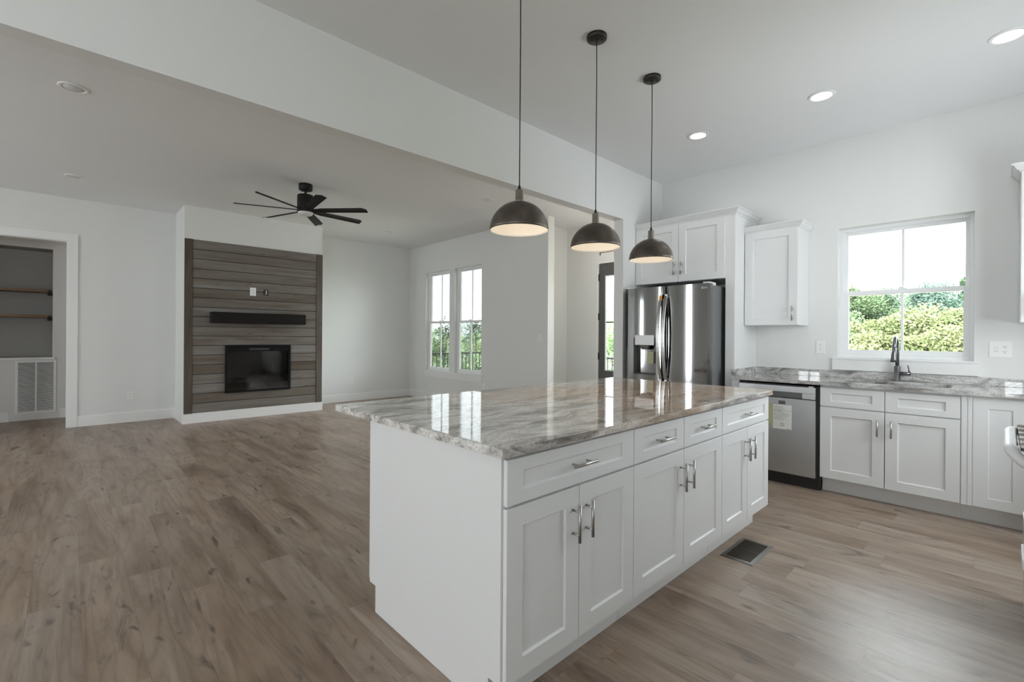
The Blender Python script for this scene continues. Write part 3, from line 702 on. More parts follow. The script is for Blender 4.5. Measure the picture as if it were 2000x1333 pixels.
# sink base
c = Cab('base_cabinet', (X_FACE, 1.0434, 0), RZE, 'white sink base cabinet with two plain false drawer fronts right of the dishwasher', 'cabinet')
W = 1.0434 - 0.2013; D = X_EAST - X_FACE - 0.004
bd = MB().box(0, 0.018, 0.02, D, Z_TK, Z_CT0).box(W - 0.018, W, 0.02, D, Z_TK, Z_CT0).box(0.018, W - 0.018, 0.02, D, Z_TK, Z_TK + 0.018).box(0.018, W - 0.018, D - 0.012, D, Z_TK, Z_CT0 - 0.01).box(0.018, W - 0.018, 0.02, 0.04, 0.64, Z_CT0)
c.part(bd, 'body', M['cab']); c.part(MB().box(0.0, W, 0.092, 0.110, 0, Z_TK), 'toe_kick', M['cab'])
mid = 1.0434 - 0.6196
for a, b, px in ((0.003, mid - 0.0025, mid - 0.042), (mid + 0.0025, W - 0.003, mid + 0.042)):
    c.front('door', a, b, Z_D0, Z_D1, pull=('v', px, 0.586, 0.132)); c.front('drawer_front', a, b, Z_W0, Z_W1, 0.044)
# corner base
c = Cab('base_cabinet', (X_FACE, 0.2013, 0), RZE, 'white corner base cabinet with one tall narrow door right of the sink base', 'cabinet')
W = 0.2013 - Y_SOUTH - 0.01
c.part(MB().box(0.0, W, 0.004, D, Z_TK, Z_CT0).box(0.003, 0.030, -0.0, 0.02, Z_TK, Z_CT0 - 0.004).box(0.034, 0.052, 0.0, 0.02, Z_TK, Z_CT0 - 0.004), 'body', M['cab'])
c.part(MB().box(0.0, W, 0.092, 0.110, 0, Z_TK), 'toe_kick', M['cab'])
c.front('door', 0.060, 0.322, Z_D0, Z_W1, pull=None)
# filler by the tall panel
# sink bowl
def sink():
    t = thing('sink', (4.805, 0.6235, 0.66), 'undermount stainless steel sink below the kitchen window', 'sink')
    rings = []; k = 6
    def rr(a, b, c_, d, r, z):
        out = []
        for cx, cy, a0 in ((b - r, c_ + r, -90), (b - r, d - r, 0), (a + r, d - r, 90), (a + r, c_ + r, 180)):
            for i in range(k + 1):
                th = math.radians(a0 + 90 * i / k); out.append((cx + r * math.cos(th), cy + r * math.sin(th), z))
        return out
    a, b, c_, d, r = SK
    spec = [(0.018, 0.8836, 0.09), (-0.004, 0.8836, 0.078), (-0.006, 0.875, 0.076), (-0.012, 0.70, 0.07), (-0.03, 0.672, 0.06), (-0.10, 0.665, 0.03)]
    for e, z, q in spec: rings.append([(x - 4.805, y - 0.6235, zz - 0.66) for x, y, zz in rr(a - e, b + e, c_ - e, d + e, q, z)])
    n = len(rings[0]); mb = MB()
    fs = [(i * n + j, i * n + (j + 1) % n, (i + 1) * n + (j + 1) % n, (i + 1) * n + j) for i in range(len(rings) - 1) for j in range(n)]
    fs.append(tuple((len(rings) - 1) * n + j for j in range(n)))
    mb.add([v for r_ in rings for v in r_], fs, True); o = mb.build('bowl', M['steels'], t)
    s = o.modifiers.new('gauge', 'SOLIDIFY'); s.thickness = 0.0012; s.offset = 0
    MB().lathe([(0.0, 0.008), (0.04, 0.008), (0.045, 0.0065), (0.045, 0.003)], (0, 0), 24).build('drain', M['nickel'], t)
sink()
# faucet
def faucet():
    t = thing('faucet', (5.062, 0.615, Z_CT), 'tall gunmetal pull down faucet behind the sink', 'faucet')
    MB().lathe([(0, 0), (0.026, 0), (0.026, 0.006), (0.0215, 0.008), (0.0215, 0.125), (0.017, 0.130), (0, 0.130)], (0, 0), 28).build('body', M['gun'], t)
    pts = [(0, 0, 0.128), (0, 0, 0.27)]
    for i in range(1, 13):
        a = PI * i / 13.5; pts.append((-0.085 + 0.085 * math.cos(a), 0, 0.27 + 0.10 * math.sin(a)))
    pts.append((-0.176, -0.0, 0.255))
    MB().tube(pts, 0.0135, 16).build('spout', M['gun'], t)
    MB().tube([(-0.173, 0, 0.285), (-0.178, 0, 0.24), (-0.184, 0, 0.19), (-0.187, 0, 0.165)], [0.0145, 0.0155, 0.020, 0.0225], 20).build('spray_head', M['gun'], t)
    lv = MB().tube([(0, -0.018, 0.066), (0, -0.088, 0.066)], 0.0145, 18); o = lv.build('valve', M['gun'], t)
    MB().tube([(0, -0.078, 0.072), (0, -0.076, 0.10), (0.0, -0.068, 0.135)], [0.0055, 0.005, 0.0045], 10).build('lever', M['gun'], o)
faucet()

# upper cabinets
CROWN = [(0.0, 0.0), (0.006, 0.0), (0.008, 0.012), (0.020, 0.020), (0.036, 0.046), (0.046, 0.050), (0.046, 0.060), (0.0, 0.060)]
def crown(c, path, z, side=1):
    c.part(MB().sweep(path, [(o, z + h) for o, h in CROWN], side), 'crown_molding', M['cab'], bev=0)
c = Cab('wall_cabinet', (X_EAST - 0.335, 1.746, 1.391), RZE, 'single door white wall cabinet with crown left of the kitchen window', 'cabinet')
W = 1.746 - 1.285; H = 2.296 - 1.391
c.part(MB().box(0, W, 0.020, 0.333, 0, H), 'body', M['cab'])
c.front('door', 0.002, W - 0.002, 0.002, H - 0.012, pull=('v', W - 0.040, 0.105, 0.132))
crown(c, [(-0.003, 0.02), (W, 0.02), (W, 0.330)], H - 0.012)
c = Cab('wall_cabinet', (X_EAST - 0.335, -0.080, 1.391), RZE, 'tall white wall cabinet at the picture edge right of the kitchen window', 'cabinet')
W = 0.46; H = 2.452 - 1.391
c.part(MB().box(0, W, 0.020, 0.333, 0, H), 'body', M['cab'])
c.front('door', 0.002, W - 0.002, 0.002, H - 0.012, pull=('v', 0.038, 0.125, 0.140))
crown(c, [(0.0, 0.330), (0.0, 0.02), (W, 0.02)], H - 0.012)
# over-fridge cabinet with tall side panel
X_PAN = 4.567
c = Cab('refrigerator_cabinet', (X_PAN - 0.021, Y_BEAM0 - 0.002, 0), RZE, 'white two door cabinet with crown and tall side panel around the refrigerator', 'cabinet')
W = Y_BEAM0 - 0.002 - 1.839; D = X_EAST - X_PAN + 0.021 - 0.003; ZB, ZT = 1.843, 2.455
c.part(MB().box(0, W, 0.021, D, ZB, ZT), 'body', M['cab'])
c.part(MB().box(W, W + 0.0885, 0.021, D, 0.0, ZT), 'side_panel', M['cab'])
mid = Y_BEAM0 - 0.002 - 2.310
c.front('door', 0.004, mid - 0.002, ZB + 0.002, ZT - 0.016, pull=('v', mid - 0.040, ZB + 0.135, 0.132))
c.front('door', mid + 0.002, W - 0.002, ZB + 0.002, ZT - 0.016, pull=('v', mid + 0.040, ZB + 0.135, 0.132))
crown(c, [(0.0, 0.021), (W + 0.0885, 0.021), (W + 0.0885, D - 0.003)], ZT - 0.010)
# filler strip between tall panel and dishwasher
c = Cab('cabinet_filler', (X_FACE, 1.7505, 0), RZE, 'narrow white filler strip between the tall panel and the dishwasher', 'cabinet filler')
c.r['kind'] = 'thing'
c.part(MB().box(0.0, 0.066, 0.004, 0.600, 0.0, Z_CT0), 'strip', M['cab'])

# ================================================================== APPLIANCES
def fridge():
    W = 0.912; yl = 2.790; t = thing('refrigerator', (4.300, yl, 0.0), 'stainless French door refrigerator with ice dispenser', 'refrigerator', None, RZE)
    def put(mb, n, mat, par=t, bev=0.0, loc=(0, 0, 0), seg=2, lab=None):
        o = mb.build(n, mat, par); o.location = loc
        if bev:
            b = o.modifiers.new('edge', 'BEVEL'); b.width = bev; b.segments = seg; b.limit_method = 'ANGLE'; b.angle_limit = 0.6
        if lab: o['label'] = lab
        return o
    put(MB().box(0.004, W - 0.004, 0.085, 0.815, 0.02, 1.765), 'case', M['case'], bev=0.004, lab='dark grey case sides')
    def door(x0, x1, z0, z1, n, cut=None):
        # gently bowed front
        k = 22; xs = [x0 + (x1 - x0) * i / k for i in range(k + 1)]
        def fy(x):
            u = (x - x0) / (x1 - x0) * 2 - 1
            return 0.006 * u * u + 0.022 * max(0, abs(u) - 0.86) ** 2 / 0.0196
        mb = MB()
        if not cut:
            mb.prism([(x, fy(x)) for x in xs] + [(x1, 0.078), (x0, 0.078)], z0, z1, 'Z')
        else:
            ca, cb, cz0, cz1 = cut
            xl = sorted(set(xs + [ca, cb])); xl = [x for x in xl if True]
            mb.prism([(x, fy(x)) for x in xl] + [(x1, 0.078), (x0, 0.078)], z0, cz0, 'Z')
            mb.prism([(x, fy(x)) for x in xl] + [(x1, 0.078), (x0, 0.078)], cz1, z1, 'Z')
            mb.prism([(x, fy(x)) for x in xl if x <= ca] + [(ca, 0.078), (x0, 0.078)], cz0, cz1, 'Z')
            mb.prism([(x, fy(x)) for x in xl if x >= cb] + [(x1, 0.078), (cb, 0.078)], cz0, cz1, 'Z')
            mb.box(ca, cb, 0.070, 0.078, cz0, cz1)
        return put(mb, n, M['steel']), fy
    xm = yl - 2.326
    dc = (yl - 2.674, yl - 2.419, 0.885, 1.262)
    dL, fyL = door(0.002, xm - 0.003, 0.735, 1.780, 'door', dc)
    dR, fyR = door(xm + 0.003, W - 0.002, 0.735, 1.780, 'door')
    door(0.002, W - 0.002, 0.395, 0.725, 'freezer_drawer'); door(0.002, W - 0.002, 0.06, 0.385, 'freezer_drawer')
    put(MB().box(0.02, W - 0.02, 0.06, 0.12, 0.0, 0.055), 'base_grille', M['black'])
    # bowed strap handles
    def handle(x, par, lean):
        pts = []; n = 18
        for i in range(n + 1):
            u = i / n * 2 - 1; pts.append((x + lean * (1 - u * u), -0.020 - 0.050 * (1 - u * u) , 1.265 + 0.415 * u))
        mb = MB(); vs = []
        for i, p in enumerate(pts):
            for dx, dy in ((-0.015, -0.005), (0.015, -0.005), (0.015, 0.005), (-0.015, 0.005)): vs.append((p[0] + dx, p[1] + dy, p[2]))
        fs = [(i * 4 + j, i * 4 + (j + 1) % 4, (i + 1) * 4 + (j + 1) % 4, (i + 1) * 4 + j) for i in range(n) for j in range(4)] + [(3, 2, 1, 0), (n * 4, n * 4 + 1, n * 4 + 2, n * 4 + 3)]
        mb.add(vs, fs)
        for u in (-1, 1): mb.box(x - 0.013, x + 0.013, -0.022, 0.014, 1.265 + 0.415 * u - 0.018, 1.265 + 0.415 * u + 0.018)
        return put(mb, 'handle', M['steels'], par, 0.002)
    hl = handle(xm - 0.026, dL, -0.012); handle(xm + 0.026, dR, -0.006)
    put(MB().prism([(xm - 0.0405, 1.640), (xm - 0.0125, 1.640), (xm - 0.0125, 1.672), (xm - 0.018, 1.684), (xm - 0.035, 1.684), (xm - 0.0405, 1.672)], -0.034, -0.0215, 'Y'), 'warning_sticker', M['orange'], hl, 0, lab='small orange round-topped sticker')
    # dispenser
    ca, cb, cz0, cz1 = dc
    dp = put(MB().box(ca + 0.001, ca + 0.006, 0.006, 0.070, cz0, cz1).box(cb - 0.006, cb - 0.001, 0.006, 0.070, cz0, cz1).box(ca + 0.006, cb - 0.006, 0.010, 0.070, cz1 - 0.05, cz1 - 0.001).box(ca + 0.006, cb - 0.006, 0.010, 0.070, cz0 + 0.001, cz0 + 0.012), 'dispenser', M['dgrey'], dL, 0.001, lab='dark dispenser recess')
    put(MB().box(ca + 0.085, cb - 0.012, 0.058, 0.069, cz0 + 0.012, cz1 - 0.13), 'paddle', M['steel'], dp, 0.002)
    put(MB().box(yl - 2.653, yl - 2.440, -0.012, 0.010, 1.188, 1.291), 'control_panel', M['film'], dp, 0.004, lab='silvery film covered control panel')
    put(MB().prism([(-0.052, 0.0), (0.052, 0.0), (0.036, -0.048), (-0.036, -0.048)], 0.006, 0.05, 'Y'), 'nozzle', M['dgrey'], dp, 0.003, loc=((ca + cb) / 2 - 0.005, 0, 1.190))
    put(MB().box(yl - 2.526, yl - 2.455, 0.030, 0.032, 1.000, 1.123), 'energy_tag', M['tag'], dp, 0, lab='yellowish paper tag inside the dispenser')
    put(MB().box(yl - 2.455, yl - 2.440, 0.020, 0.034, 1.0, 1.123), 'tag_edge', M['black'], dp, 0)
    # hinge covers and maker's mark
    for a, b in ((0.01, 0.075), (W - 0.075, W - 0.01)): put(MB().box(a, b, 0.03, 0.17, 1.766, 1.795), 'hinge_cover', M['film'], bev=0.004)
    lx = yl - 1.955
    ring = MB(); k = 20
    for r0, r1 in ((0.0085, 0.0110),):
        vs = [(r * math.cos(2 * PI * i / k), 0, r * math.sin(2 * PI * i / k)) for r in (r0, r1) for i in range(k)]
        ring.add(vs, [(i, (i + 1) % k, k + (i + 1) % k, k + i) for i in range(k)])
    ring.box(-0.001, 0.001, -0.0003, 0.0003, -0.004, 0.005).box(-0.001, 0.005, -0.0003, 0.0003, -0.005, -0.003)
    lo = put(ring, 'logo', M['film'], dR, 0, (lx + 0.012, fyR(lx + 0.012) - 0.0015, 1.738))
    tx = text_part('lettering', 'LG', 0.024, M['film'], lo, (0.016, -0.0005, -0.008), (PI / 2, 0, 0), 0.0004)
fridge()

def dishwasher():
    W = 0.622; t = thing('dishwasher', (4.486, 1.680, 0.0), 'stainless dishwasher with a taped paper notice left of the sink cabinet', 'dishwasher', None, RZE)
    def put(mb, n, mat, par=t, bev=0.0, loc=(0, 0, 0), lab=None):
        o = mb.build(n, mat, par); o.location = loc
        if bev:
            b = o.modifiers.new('edge', 'BEVEL'); b.width = bev; b.segments = 2; b.limit_method = 'ANGLE'; b.angle_limit = 0.6
        if lab: o['label'] = lab
        return o
    put(MB().box(0.002, W + 0.012, 0.045, 0.60, 0.105, 0.866), 'tub', M['black'])
    put(MB().box(0.006, W + 0.010, 0.055, 0.10, 0.0, 0.105), 'kick_plate', M['black'])
    d = put(MB().box(0.004, W - 0.010, 0.0, 0.045, 0.105, 0.752), 'door', M['steeld'], bev=0.003)
    pk = (1.680 - 1.400, 1.680 - 1.166)
    cp = MB().box(0.004, W - 0.010, -0.004, 0.045, 0.806, 0.858).box(0.004, pk[0] - 0.09, -0.004, 0.045, 0.757, 0.806).box(pk[1], W - 0.010, -0.004, 0.045, 0.757, 0.806)
    put(cp, 'control_panel', M['steeld'], bev=0.002)
    put(MB().box(pk[0] - 0.09, pk[1], 0.020, 0.040, 0.757, 0.806), 'handle_pocket', M['gun'])
    sx = lambda y: 1.680 - y
    put(MB().box(sx(1.346), sx(1.293), -0.0012, 0.0, 0.697, 0.728), 'badge', M['gun'], d, 0, lab='small dark badge')
    nt = put(MB().box(sx(1.390), sx(1.244), -0.0022, -0.0008, 0.482, 0.692), 'notice', M['paper'], d, 0, lab='white printed paper notice')
    ln = MB(); rnd = random.Random(4); z = 0.676
    while z > 0.555:
        ln.box(sx(1.384), sx(1.384) + 0.06 + 0.07 * rnd.random(), -0.0026, -0.0022, z, z + 0.0022); z -= 0.0105
    ln.box(sx(1.388), sx(1.246), -0.0027, -0.0022, 0.640, 0.6418)
    put(ln, 'print', M['ink'], nt); ln = MB()
    k = 24; vs = [(sx(1.316) + r * math.cos(2 * PI * i / k), -0.0026, 0.521 + r * math.sin(2 * PI * i / k)) for r in (0.0125, 0.0155) for i in range(k)]
    ln.add(vs, [(i, (i + 1) % k, k + (i + 1) % k, k + i) for i in range(k)])
    ln.add([(sx(1.316) - 0.011, -0.0026, 0.530), (sx(1.316) - 0.009, -0.0026, 0.532), (sx(1.316) + 0.011, -0.0026, 0.512), (sx(1.316) + 0.009, -0.0026, 0.510)], [(0, 1, 2, 3)])
    put(ln, 'prohibition_symbol', M['ink'], nt)
    put(MB().box(sx(1.280), sx(1.252), -0.0026, -0.0022, 0.486, 0.490), 'print', M['ink'], nt)
    put(MB().box(sx(1.428), sx(1.394), -0.0018, -0.0006, 0.505, 0.694), 'energy_tag', M['tag'], d, 0, lab='yellowish energy tag beside the notice')
    put(MB().box(W - 0.06, W - 0.025, 0.0, 0.02, 0.858, 0.868), 'bracket', M['nickel'])
dishwasher()

def stove():
    x0, x1 = 2.600, 3.360; yf = -0.075
    t = thing('range', ((x0 + x1) / 2, yf, 0), 'stainless range with a plastic wrapped oven handle at the picture edge', 'stove')
    L = t.location
    def put(mb, n, mat, par=t, bev=0.003, lab=None):
        o = mb.build(n, mat, par); o.data.transform(Matrix.Translation(-L))
        if bev:
            b = o.modifiers.new('edge', 'BEVEL'); b.width = bev; b.segments = 2; b.limit_method = 'ANGLE'; b.angle_limit = 0.6
        if lab: o['label'] = lab
        return o
    put(MB().box(x0, x1, Y_SOUTH + 0.02, yf - 0.03, 0.05, 0.905), 'body', M['steeld'])
    put(MB().box(x0 + 0.02, x1 - 0.02, Y_SOUTH + 0.02, yf - 0.02, 0.905, 0.918), 'cooktop', M['black'])
    put(MB().box(x0 + 0.02, x1 - 0.02, Y_SOUTH + 0.04, yf - 0.06, 0.0, 0.05), 'plinth', M['black'])
    od = put(MB().box(x0 + 0.004, x1 - 0.004, yf - 0.03, yf, 0.455, 0.80), 'oven_door', M['steeld'])
    put(MB().box(x0 + 0.10, x1 - 0.10, yf, yf + 0.002, 0.52, 0.72), 'oven_window', M['black'], od)
    put(MB().box(x0 + 0.002, x1 - 0.002, yf - 0.03, yf + 0.004, 0.805, 0.905), 'control_panel', M['steeld'])
    for i in range(5):
        kx = x0 + 0.10 + i * 0.14
        put(MB().tube([(kx, yf + 0.004, 0.935 - 0.08), (kx, yf + 0.028, 0.935 - 0.08)], 0.019, 16), 'knob', M['nickel'])
    put(MB().box(x0 + 0.004, x1 - 0.004, yf - 0.03, yf + 0.006, 0.06, 0.440), 'storage_drawer', M['steeld'])
    put(MB().box(x0 - 0.002, x0 + 0.20, yf - 0.03, yf + 0.022, 0.405, 0.446), 'wrap_strip', M['film'], lab='white protective wrap on the drawer edge')
    # handle: bar standing off the door on two posts, thickly wrapped in film
    zc = 0.842; pts = []
    xs0, xs1 = x0 + 0.055, x1 - 0.055; yo = yf + 0.052
    pts = [(xs0 - 0.006, yf - 0.002, zc - 0.052), (xs0 - 0.002, yf + 0.020, zc - 0.040), (xs0 + 0.006, yf + 0.040, zc - 0.020), (xs0 + 0.03, yo, zc - 0.002), (xs0 + 0.08, yo + 0.002, zc + 0.005)]
    pts += [(xs0 + 0.16 + 0.06 * i, yo, zc + 0.004) for i in range(6)] + [(xs1 - 0.03, yo - 0.004, zc), (xs1, yf + 0.03, zc - 0.01), (xs1 + 0.004, yf - 0.002, zc - 0.02)]
    rr = [0.0205 + 0.003 * math.sin(i * 2.7) for i in range(len(pts))]
    h = put(MB().tube(pts, rr, 16), 'handle', M['film'], od, 0, lab='oven handle wrapped in wrinkled white film')
    s = h.modifiers.new('round', 'SUBSURF'); s.levels = 2; s.render_levels = 2
stove()

# ================================================================== LIGHTS
def recessed(x, y, lit, label, group=None, z=Z_CEIL, mat=None, R=0.088):
    t = thing('recessed_light', (x, y, z), label, 'ceiling light', group)
    MB().lathe([(R, 0.0), (R, -0.004), (R - 0.006, -0.007), (R - 0.020, -0.008), (0.064, -0.004), (0.064, 0.0)], (0, 0), 48, True).build('trim_ring', M['trim'], t)
    MB().lathe([(0.0, -0.0045), (0.063, -0.0045), (0.063, 0.0)], (0, 0), 40).build('lens', mat or (M['led'] if lit else M['ledoff']), t)
    return t
recessed(4.100, 1.902, True, 'lit recessed ceiling light nearest the refrigerator')
recessed(4.086, 0.947, True, 'lit recessed ceiling light in the middle of the kitchen row')
recessed(4.068, -0.013, True, 'lit recessed ceiling light at the picture corner')
recessed(0.014, 4.750, False, 'unlit recessed ceiling light just beyond the beam on the hall side')
recessed(0.034, 7.425, False, 'unlit recessed ceiling light near the hall opening')
recessed(4.083, 7.429, False, 'unlit recessed ceiling light near the living room corner')
recessed(4.052, 4.752, False, 'unlit recessed ceiling light above the first pendant')
recessed(0.35, 9.25, True, 'lit recessed light inside the hall', mat=M['ledhall'])

def pendant(x, y, label):
    zr = 1.812; R = 0.150; t = thing('pendant_light', (x, y, zr), label, 'pendant light', 'pendants over the island')
    zc = Z_CEIL - zr
    n = 20; outer = [(R * math.cos(PI / 2 * i / n), 0.147 * math.sin(PI / 2 * i / n)) for i in range(n)] + [(0.012, 0.147)]
    MB().lathe([(R - 0.002, -0.0005)] + outer, (0, 0), 64).build('shade', M['bronze'], t)
    inner = [(R - 0.002, -0.0005)] + [((R - 0.003) * math.cos(PI / 2 * i / n), 0.143 * math.sin(PI / 2 * i / n)) for i in range(n)] + [(0.012, 0.143)]
    MB().lathe(inner, (0, 0), 64).build('shade_lining', M['shadein'], t)['label'] = 'white enamelled inside of the shade'
    s = MB().lathe([(0, 0.145), (0.024, 0.145), (0.024, 0.151), (0.0205, 0.153), (0.0205, 0.203), (0.019, 0.206), (0, 0.206)], (0, 0), 28).build('socket', M['nickel_dark'], t)
    MB().lathe([(0.0095, 0.205), (0.008, 0.215), (0.0042, 0.232), (0.0, 0.232)], (0, 0), 16).build('strain_relief', M['black'], s)
    MB().tube([(0, 0, 0.228), (0.0015, 0.0008, 0.6), (0.0005, -0.0012, 1.0), (0, 0, zc - 0.02)], 0.0030, 10).build('cord', M['black'], t)
    cn = MB().lathe([(0, zc - 0.024), (0.054, zc - 0.024), (0.0595, zc - 0.020), (0.0605, zc - 0.014), (0.0605, zc), (0, zc)], (0, 0), 40).build('canopy', M['canopy'], t)
    MB().lathe([(0.0, zc - 0.040), (0.006, zc - 0.040), (0.008, zc - 0.030), (0.008, zc - 0.022), (0, zc - 0.022)], (0, 0), 14).build('cord_grip', M['black'], cn)
    for q in (-1, 1): MB().lathe([(0, zc - 0.030), (0.004, zc - 0.030), (0.0045, zc - 0.027), (0.0045, zc - 0.023), (0, zc - 0.023)], (q * 0.034 * 0.69, q * -0.034 * 0.72), 12).build('screw', M['black'], cn)
    MB().lathe([(0.0, 0.055), (0.018, 0.062), (0.029, 0.082), (0.024, 0.108), (0.014, 0.125), (0.013, 0.142), (0, 0.142)], (0, 0), 24).build('bulb', M['bulb'], t)
    return t
M['nickel_dark'] = plain('antique_nickel', (0.30, 0.285, 0.245), 0.42, 0.9, var=0.1, vscale=40)
M['canopy'] = plain('dark_bronze', (0.055, 0.05, 0.046), 0.4, 0.7)
p0 = pendant(1.662, 1.703, 'bronze dome pendant over the near end of the island, its canopy out of view')
for x, lb in ((2.308, 'middle bronze dome pendant of the three over the island'), (2.954, 'bronze dome pendant in front of the refrigerator cabinet')):
    q = copy_tree(p0); q.location.x = x; q['label'] = lb

def fan():
    x, y = 2.068, 5.825; t = thing('ceiling_fan', (x, y, Z_CEIL), 'black seven blade ceiling fan in front of the fireplace', 'ceiling fan')
    MB().lathe([(0, 0), (0.076, 0), (0.078, -0.010), (0.078, -0.066), (0.070, -0.074), (0, -0.074)], (0, 0), 40).build('canopy', M['blackm'], t)
    MB().cyl((0, 0), 0.0145, -0.125, -0.07, 16).build('downrod', M['blackm'], t)
    mo = MB().lathe([(0, -0.118), (0.036, -0.118), (0.038, -0.132), (0.088, -0.134), (0.094, -0.142), (0.094, -0.330), (0.090, -0.340), (0.06, -0.342), (0, -0.342)], (0, 0), 48).build('motor_housing', M['blackm'], t)
    MB().lathe([(0.085, -0.340), (0.086, -0.346), (0.078, -0.366), (0.05, -0.380), (0, -0.385)], (0, 0), 40).build('light_lens', M['ledoff'], t)
    zb = -0.318; R = 0.75; pitch = math.radians(14)
    for k in range(7):
        th = math.radians(5.5 + 360 / 7 * k)
        u = Vector((math.cos(th), math.sin(th), 0)); v = Vector((-math.sin(th), math.cos(th), 0)) * math.cos(pitch) + Vector((0, 0, -math.sin(pitch)))
        nrm = u.cross(v).normalized()
        mb = MB(); st = [(0.06, 0.020, 0.016), (0.12, 0.032, 0.030), (0.20, 0.048, 0.046), (0.45, 0.052, 0.050), (R - 0.045, 0.055, 0.054), (R, 0.020, 0.055)]
        vs = []
        for r, a, b in st:
            c = u * r + Vector((0, 0, zb))
            for off, h in ((-a, 0.0025), (0.0, 0.0035 + 0.006), (b, 0.0025), (b, -0.0025), (0.0, -0.0025 + 0.006), (-a, -0.0025)): vs.append(c + v * off + nrm * h)
        m = 6; ns = len(st)
        fs = [(i * m + j, i * m + (j + 1) % m, (i + 1) * m + (j + 1) % m, (i + 1) * m + j) for i in range(ns - 1) for j in range(m)] + [tuple(range(m)), tuple((ns - 1) * m + j for j in reversed(range(m)))]
        mb.add(vs, fs); mb.build('blade', M['blackm'], t)
fan()

def chandelier():
    x, y = 5.60, 3.72; t = thing('chandelier', (x, y, Z_CEIL), 'black and brass chandelier in the entry, one arm showing behind the middle pendant', 'chandelier')
    MB().lathe([(0, 0), (0.06, 0), (0.06, -0.02), (0, -0.022)], (0, 0), 28).build('canopy', M['blackm'], t)
    MB().cyl((0, 0), 0.006, -0.60, -0.02, 10).build('stem', M['brass'], t)
    MB().lathe([(0, -0.57), (0.02, -0.575), (0.024, -0.60), (0.016, -0.635), (0, -0.64)], (0, 0), 20).build('hub', M['blackm'], t)
    MB().lathe([(0, -0.64), (0.014, -0.645), (0.032, -0.68), (0.026, -0.715), (0, -0.73)], (0, 0), 20).build('bulb', M['bulbe'], t)
    for k in range(4):
        a = PI / 2 * k + PI / 2; d = (math.cos(a), math.sin(a))
        ar = MB().tube([(0.02 * d[0], 0.02 * d[1], -0.602), (0.33 * d[0], 0.33 * d[1], -0.602)], 0.0058, 10).build('arm', M['brass'], t)
        MB().cyl((0.326 * d[0], 0.326 * d[1]), 0.008, -0.638, -0.598, 12).build('socket', M['blackm'], ar)
chandelier()

# ================================================================== FIREPLACE WALL
def cladding():
    z0, z1 = 0.1405, 2.622; y1 = Y_CHIM - 0.0005; t = thing('plank_cladding', ((CX0 + CX1) / 2, Y_CHIM, z0), 'weathered grey brown plank wall around the fireplace', 'wood panelling')
    L = t.location; xa, xb = CX0 + 0.001, CX1 - 0.001; tw = 0.098
    mb = MB(); n = 18; hh = (z1 - z0) / n
    for i in range(n):
        a, b = z0 + i * hh + 0.004, z0 + (i + 1) * hh - 0.004
        segs = [(xa + tw, xb - tw)]
        if b > FBZ0 and a < FBZ1:
            segs = [(xa + tw, FBX0), (FBX1, xb - tw)]
            if a < FBZ0: mb.box(FBX0, FBX1, y1 - 0.017, y1, a, FBZ0)
            if b > FBZ1: mb.box(FBX0, FBX1, y1 - 0.017, y1, FBZ1, b)
        for p, q in segs: mb.box(p, q, y1 - 0.017, y1, a, b)
    o = mb.build('plank_field', M['barn'], t); o.data.transform(Matrix.Translation(-L))
    bk = MB().box(xa, xb, y1 - 0.004, y1, z0 + 0.001, FBZ0 - 0.001).box(xa, FBX0 - 0.001, y1 - 0.004, y1, FBZ0 - 0.001, FBZ1 + 0.001).box(FBX1 + 0.001, xb, y1 - 0.004, y1, FBZ0 - 0.001, FBZ1 + 0.001).box(xa, xb, y1 - 0.004, y1, FBZ1 + 0.001, z1 - 0.001).build('gap_shade_backing', M['slot'], t); bk.data.transform(Matrix.Translation(-L))  # dark sheet put behind the boards so their gaps look shaded
    b_ = o.modifiers.new('edge', 'BEVEL'); b_.width = 0.003; b_.segments = 1; b_.limit_method = 'ANGLE'
    for p, q in ((xa, xa + tw - 0.002), (xb - tw + 0.002, xb)):
        o = MB().box(p, q, y1 - 0.024, y1, z0, z1).build('side_board', M['barnv'], t); o.data.transform(Matrix.Translation(-L)); o['label'] = 'darker vertical edge board'
cladding()
YC = Y_CHIM - 0.0175
def mantel():
    t = thing('mantel_shelf', (2.128, YC, 1.435), 'thick dark wood mantel beam above the fireplace', 'mantel')
    o = MB().box(-0.648, 0.648, -0.165, -0.0005, 0, 0.158).build('beam', M['mantelw'], t)
    b = o.modifiers.new('edge', 'BEVEL'); b.width = 0.005; b.segments = 2
mantel()
